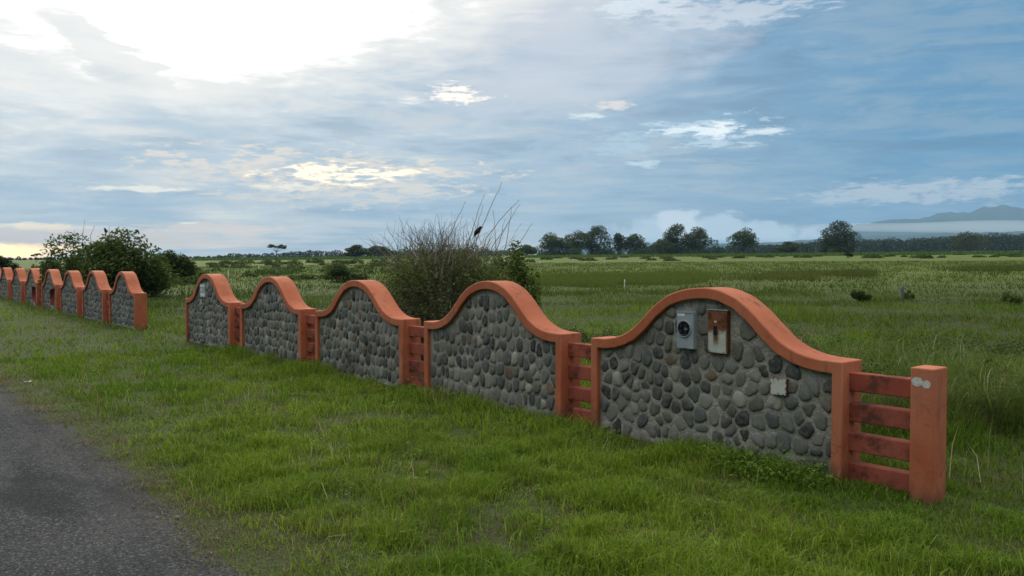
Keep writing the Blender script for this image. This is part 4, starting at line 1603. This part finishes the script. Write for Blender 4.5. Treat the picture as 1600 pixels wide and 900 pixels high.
# ------------------------------------------------------------------ trees
Yt = 480
tree('leftmost big crown of the long tree group, wide and low', 866, 363, 842, 892, Yt, .30, 1.3, .8, 1)
tree('tree in the long group with a gap of sky under its crown', 902, 359, 884, 922, Yt + 12, .38, 1.1, .8, 2)
tree('tallest tree of the long group', 934, 352, 912, 955, Yt, .32, 1.3, .8, 3)
tree('smaller upright tree beside the tallest of the long group', 966, 364, 953, 979, Yt + 8, .28, .9, .75, 4)
tree('rounded tree at the right end of the long group', 990, 365, 974, 1009, Yt, .34, 1.0, .8, 5)
tree('small dome-shaped tree left of the long group', 823, 382, 808, 840, Yt + 20, .15, .8, .7, 6)
tree('low left shoulder tree of the three joined trees', 1032, 372, 1015, 1052, Yt, .22, 1.0, .8, 7)
tree('highest of the three joined trees', 1057, 350, 1038, 1079, Yt + 8, .28, 1.4, .8, 8)
tree('right one of the three joined trees', 1087, 354, 1068, 1112, Yt, .26, 1.4, .8, 9)
tree('lone round tree with short bare trunk left of the tall broad tree', 1162, 355, 1142, 1184, 450, .30, 1.4, .7, 10)
tree('tall broad tree leaning right before the dark forest', 1306, 346, 1277, 1336, 420, .26, 1.9, .7, 11, lite=(.055, .075, .022))
tree('small low tree left of the tall broad tree', 1229, 378, 1215, 1246, 430, .35, .7, .7, 12)
tree('pale thin-leaved tree rising from the right-hand forest', 1512, 361, 1488, 1540, 430, .3, .55, .7, 13, (.045, .055, .030), (.085, .095, .048))
tree('flat-topped acacia standing alone on the left horizon', 432, 382, 418, 449, 330, .62, .22, .5, 14, flat=True, blobs_n=16)
tree('rounded tree on the left horizon beside the twiggy shrub', 556, 383, 540, 576, 400, .2, 1.0, .7, 15)
tree('tree half hidden behind the twiggy shrub\'s left side', 592, 384, 575, 612, 410, .3, .9, .7, 16)
tree('tiny flat-topped tree beyond the far caps at far left', 57, 396, 49, 65, 300, .55, .14, .45, 17, flat=True)


def forest(x0, x1, tops, Y, n_blobs, leaf, seed):
    rg = np.random.default_rng(seed)
    xs, ys = np.array([t[0] for t in tops], float), np.array([t[1] for t in tops], float)
    V, F, Cc, off = [], [], [], 0
    for i in range(n_blobs):
        px = x0 + (x1 - x0) * (i + rg.uniform()) / n_blobs
        YY = Y + rg.uniform(-40, 60)
        g = along(px, YY)
        top = height_at(float(np.interp(px, xs, ys)) + rg.normal() * 1.4, YY) - g.z
        top = max(top, 2.0) * rg.uniform(.86, 1.05)
        r = top * rg.uniform(.45, .75)
        n = int(210 * (r / leaf / 5) ** 1.2) + 60
        d = unit_rand(n, rg)
        P = np.array(g) + np.array([0, 0, top * .5]) + d * np.array([r, r, top * .52]) * rg.uniform(.55, 1.0, (n, 1)) ** .5
        v, q_, c = leaves(P, leaf * np.ones(n), shade_mix(n, rg, (.016, .027, .014), (.045, .062, .024)) * rg.uniform(.7, 1.25), rg, .4, .75)
        V.append(v)
        F.append(q_ + off)
        Cc.append(c)
        off += len(v)
    return np.concatenate(V), F, np.concatenate(Cc)


def added_thicket():
    """unseen dense trees added across the road, left of and behind the viewer: they keep the low sky off the wall's road side"""
    rg = np.random.default_rng(611)
    V, F, Cc, off = [], [], [], 0
    for s_ in np.arange(-17, 13, 1.7):
        x, y = wall_xy(s_ + rg.normal() * .4, -10.5 + rg.normal() * .8)
        top = 7.6 + rg.normal() * .8
        n = 900
        d = unit_rand(n, rg)
        P = np.array([x, y, top * .5]) + d * np.array([1.9, 1.9, top * .52]) * rg.uniform(.4, 1.0, (n, 1)) ** .5
        v, q_, c = leaves(P, .5 * np.ones(n), shade_mix(n, rg, (.025, .042, .014), (.07, .10, .028)), rg, .4, .7)
        V.append(v)
        F.append(q_ + off)
        Cc.append(c)
        off += len(v)
    tag(link('added_shade_trees', fast_mesh('added_shade_trees', np.concatenate(V), F, M['leaf'], np.concatenate(Cc))), 'unseen dense trees added across the road to shade the wall', 'added_thicket', None, 'stuff')


added_thicket()  # out-of-view trees, added to darken the wall's road side


def forest_obj(name, label, *args):
    V, F, Cc = forest(*args)
    tag(link(name, fast_mesh(name, V, F, M['leaf'], Cc)), label, 'forest', None, 'stuff')


forest_obj('distant_forest', 'dark forest edge along the right horizon', 1000, 1700, [(1000, 387), (1120, 386), (1180, 384), (1240, 379), (1300, 377), (1350, 374), (1420, 373), (1470, 371), (1520, 366), (1570, 365), (1620, 368), (1700, 362)], 760, 210, 1.3, 501)
forest_obj('horizon_forest', 'thin dark forest along the left horizon', 280, 820, [(280, 402), (340, 399), (375, 396), (400, 398), (470, 393), (500, 391), (540, 393), (620, 390), (700, 391), (820, 390)], 760, 130, 1.1, 502)
forest_obj('left_forest', 'thin dark forest at the far left horizon', -140, 130, [(-140, 398), (0, 404), (60, 404), (130, 402)], 700, 60, 1.0, 503)


# ------------------------------------------------------------------ posts and stakes in the pasture
def stake(label, px, y0, y1, r, mk, seed, tilt=0.0, name='fence_stake', group='thin stakes standing in the pasture'):
    rg = np.random.default_rng(seed)
    g = at(px, y1)
    h = height_at(y0, g.y) - g.z
    p = np.column_stack([np.linspace(0, h * tilt, 5) + rg.normal(size=5) * r * .25, rg.normal(size=5) * r * .25, np.linspace(-.2, h, 5)])
    V, Q = tubes([p], [np.array([1.15, 1.05, 1.0, .95, .8]) * r], 7)
    me = fast_mesh('stake', V, [Q, np.arange(28, 35)[None]], M[mk], None, False)
    o = link(name, me, None, g)
    return tag(o, label, 'post', group, 'thing')


stake('weathered grey wooden post beside the small pasture shrub', 1410, 445, 468, .075, 'wood', 1, name='wooden_post')
stake('short dark stake just over the near wall\'s crest', 1158, 441, 456, .035, 'wood', 2)
stake('pale stake in front of the tall seeding grass', 976, 437, 449, .030, 'pale_wood', 3)
stake('white stake at the seeding grass edge by the green shrub', 838, 441, 452, .030, 'pale_wood', 4)
stake('tiny white stake far behind the fifth wall, by the scrub', 404, 416, 424, .055, 'pale_wood', 5)
stake('slender pale stick leaning before the leftmost opening', 43, 453, 492, .011, 'wood', 6, .08)
stake('thin stick standing behind the fifth wall\'s crest', 357, 424, 440, .03, 'pale_wood', 7)
stake('first far white fence stake right of the green shrub', 844, 408, 412, .10, 'pale_wood', 8)
stake('middle of three far white fence stakes', 895, 405, 410, .10, 'pale_wood', 9)
stake('third far white fence stake, below the rounded end tree', 945, 403, 409, .10, 'pale_wood', 10)

# a scrap of white litter near the road's edge
g = at(38, 604)
me = bpy.data.meshes.new('litter')
rl_ = random.Random(3)
vv = [(x * .028, y * .02, .05 + rl_.uniform(0, .03)) for y in range(3) for x in range(4)]
me.from_pydata(vv, [], [(y * 4 + x, y * 4 + x + 1, y * 4 + x + 5, y * 4 + x + 4) for y in range(2) for x in range(3)])
me.materials.append(M['paint_white'])
o = link('paper_scrap', me, None, g)
sm = o.modifiers.new('thick', 'SOLIDIFY')
sm.thickness = .002
tag(o, 'small crumpled white scrap lying in the grass by the road edge', 'litter', None, 'thing')


# ------------------------------------------------------------------ birds
def bird(label, px, py_head, py_tail, px_tail, Y, seed, face=1):
    """black bird: one body from tail to bill, drawn along a bent spine"""
    g = along(px, Y)
    zh, zt_ = height_at(py_head, Y), height_at(py_tail, Y)
    xt = (px_tail - px) / FOC * Y
    L = math.hypot(zh - zt_, xt)
    o = thing('bird', label, 'bird', (g.x, g.y, zt_), 0, 'black birds perched on the shrubs')
    d = np.array([-xt, 0, zh - zt_]) / L
    st = np.array([xt, 0, 0.0])
    f = np.array([face, 0, 0.0])
    spine = [(0.0, .035, .010, 0), (.22, .045, .014, 0), (.38, .07, .055, .0), (.52, .115, .105, .02), (.68, .125, .115, .04), (.80, .095, .09, .05), (.88, .075, .07, .07), (.95, .078, .072, .11), (1.0, .055, .05, .14)]
    rings, n = [], 10
    up = d
    side = np.array([0, 1.0, 0])
    norm = np.cross(side, up)
    for t_, ry, rx, fo in spine:
        c = st + d * L * t_ + f * fo * L
        rings.append([c + side * ry * 1.3 * L * math.cos(a) + norm * rx * 1.5 * L * math.sin(a) for a in np.linspace(0, 2 * math.pi, n, endpoint=False)])
    V = np.array(rings).reshape(-1, 3)
    i = np.arange(len(V)).reshape(len(spine), n)
    j = np.roll(i, -1, 1)
    Q = np.stack([i[:-1], j[:-1], j[1:], i[1:]], -1).reshape(-1, 4)
    me = fast_mesh('body', V, [Q, i[0][::-1][None], i[-1][None]], M['feather'], None, True)
    link('body', me, o)
    hc = st + d * L * .95 + f * .11 * L
    bp = np.array([hc + f * .04 * L, hc + f * .12 * L - np.array([0, 0, .01 * L]), hc + f * .19 * L - np.array([0, 0, .045 * L])])
    V, Q = tubes([bp], [np.array([.040, .030, .006]) * L], 6)
    link('bill', fast_mesh('bill', V, [Q], M['bill'], None, True), o)
    for sy in (-.04, .04):
        lp = np.array([st + d * L * .48 + f * .06 * L + side * sy * L, st + d * L * .38 + f * .10 * L + side * sy * L, st + d * L * .28 + f * .05 * L + side * sy * L])
        V, Q = tubes([lp], [np.array([.018, .012, .010]) * L], 5)
        link('leg', fast_mesh('leg', V, [Q], M['bill'], None, True), o)


bird('black bird perched among the bare twigs of the twiggy shrub', 749, 354, 374, 738, 11.6, 1)
bird('tiny black bird perched upright on the tall dark leafy shrub', 166, 356, 368, 167, 35, 2, -1)

# ------------------------------------------------------------------ air
def haze_box(name, x0, x1, y0, y1, z0, z1, dens, colour, label, g=0.0):
    bm = bmesh.new()
    box_bm(bm, x0, x1, y0, y1, z0, z1)
    m = bpy.data.materials.new(name)
    m.use_nodes = True
    t = m.node_tree
    t.nodes.clear()
    pv = t.nodes.new('ShaderNodeVolumePrincipled')
    pv.inputs['Color'].default_value = (*colour, 1)
    pv.inputs['Density'].default_value = dens
    pv.inputs['Anisotropy'].default_value = g
    out = t.nodes.new('ShaderNodeOutputMaterial')
    t.links.new(pv.outputs[0], out.inputs['Volume'])
    o = link(name, bm_mesh(name, bm, m))
    return tag(o, label, 'haze', None, 'stuff')


haze_box('haze', -6000, 9500, -300, 10400, -56, 760, 8.5e-5, (.42, .68, 1.0), 'thin pale blue air over the whole plain')


def mist(name, px, py, Y, hx, hy, hz, dens, label):
    bm = bmesh.new()
    bmesh.ops.create_icosphere(bm, subdivisions=4, radius=1.0)
    rg = random.Random(px)
    for v in bm.verts:
        k = 1 + .22 * math.sin(v.co.x * 7 + px) * (1 if v.co.z > 0 else .3)
        v.co = Vector((v.co.x * hx, v.co.y * hy, v.co.z * hz * k))
    m = bpy.data.materials.new(name)
    m.use_nodes = True
    t = m.node_tree
    t.nodes.clear()
    pv = t.nodes.new('ShaderNodeVolumePrincipled')
    pv.inputs['Color'].default_value = (.93, .97, 1, 1)
    pv.inputs['Density'].default_value = dens
    out = t.nodes.new('ShaderNodeOutputMaterial')
    t.links.new(pv.outputs[0], out.inputs['Volume'])
    tag(link(name, bm_mesh(name, bm, m), None, ((px - CX) / FOC * Y, Y, height_at(py, Y))), label, 'mist', None, 'stuff')


mist('mountain_mist', 1560, 355, 7250, 1900, 330, 52, 1.5e-3, 'flat band of white mist before the blue mountains')
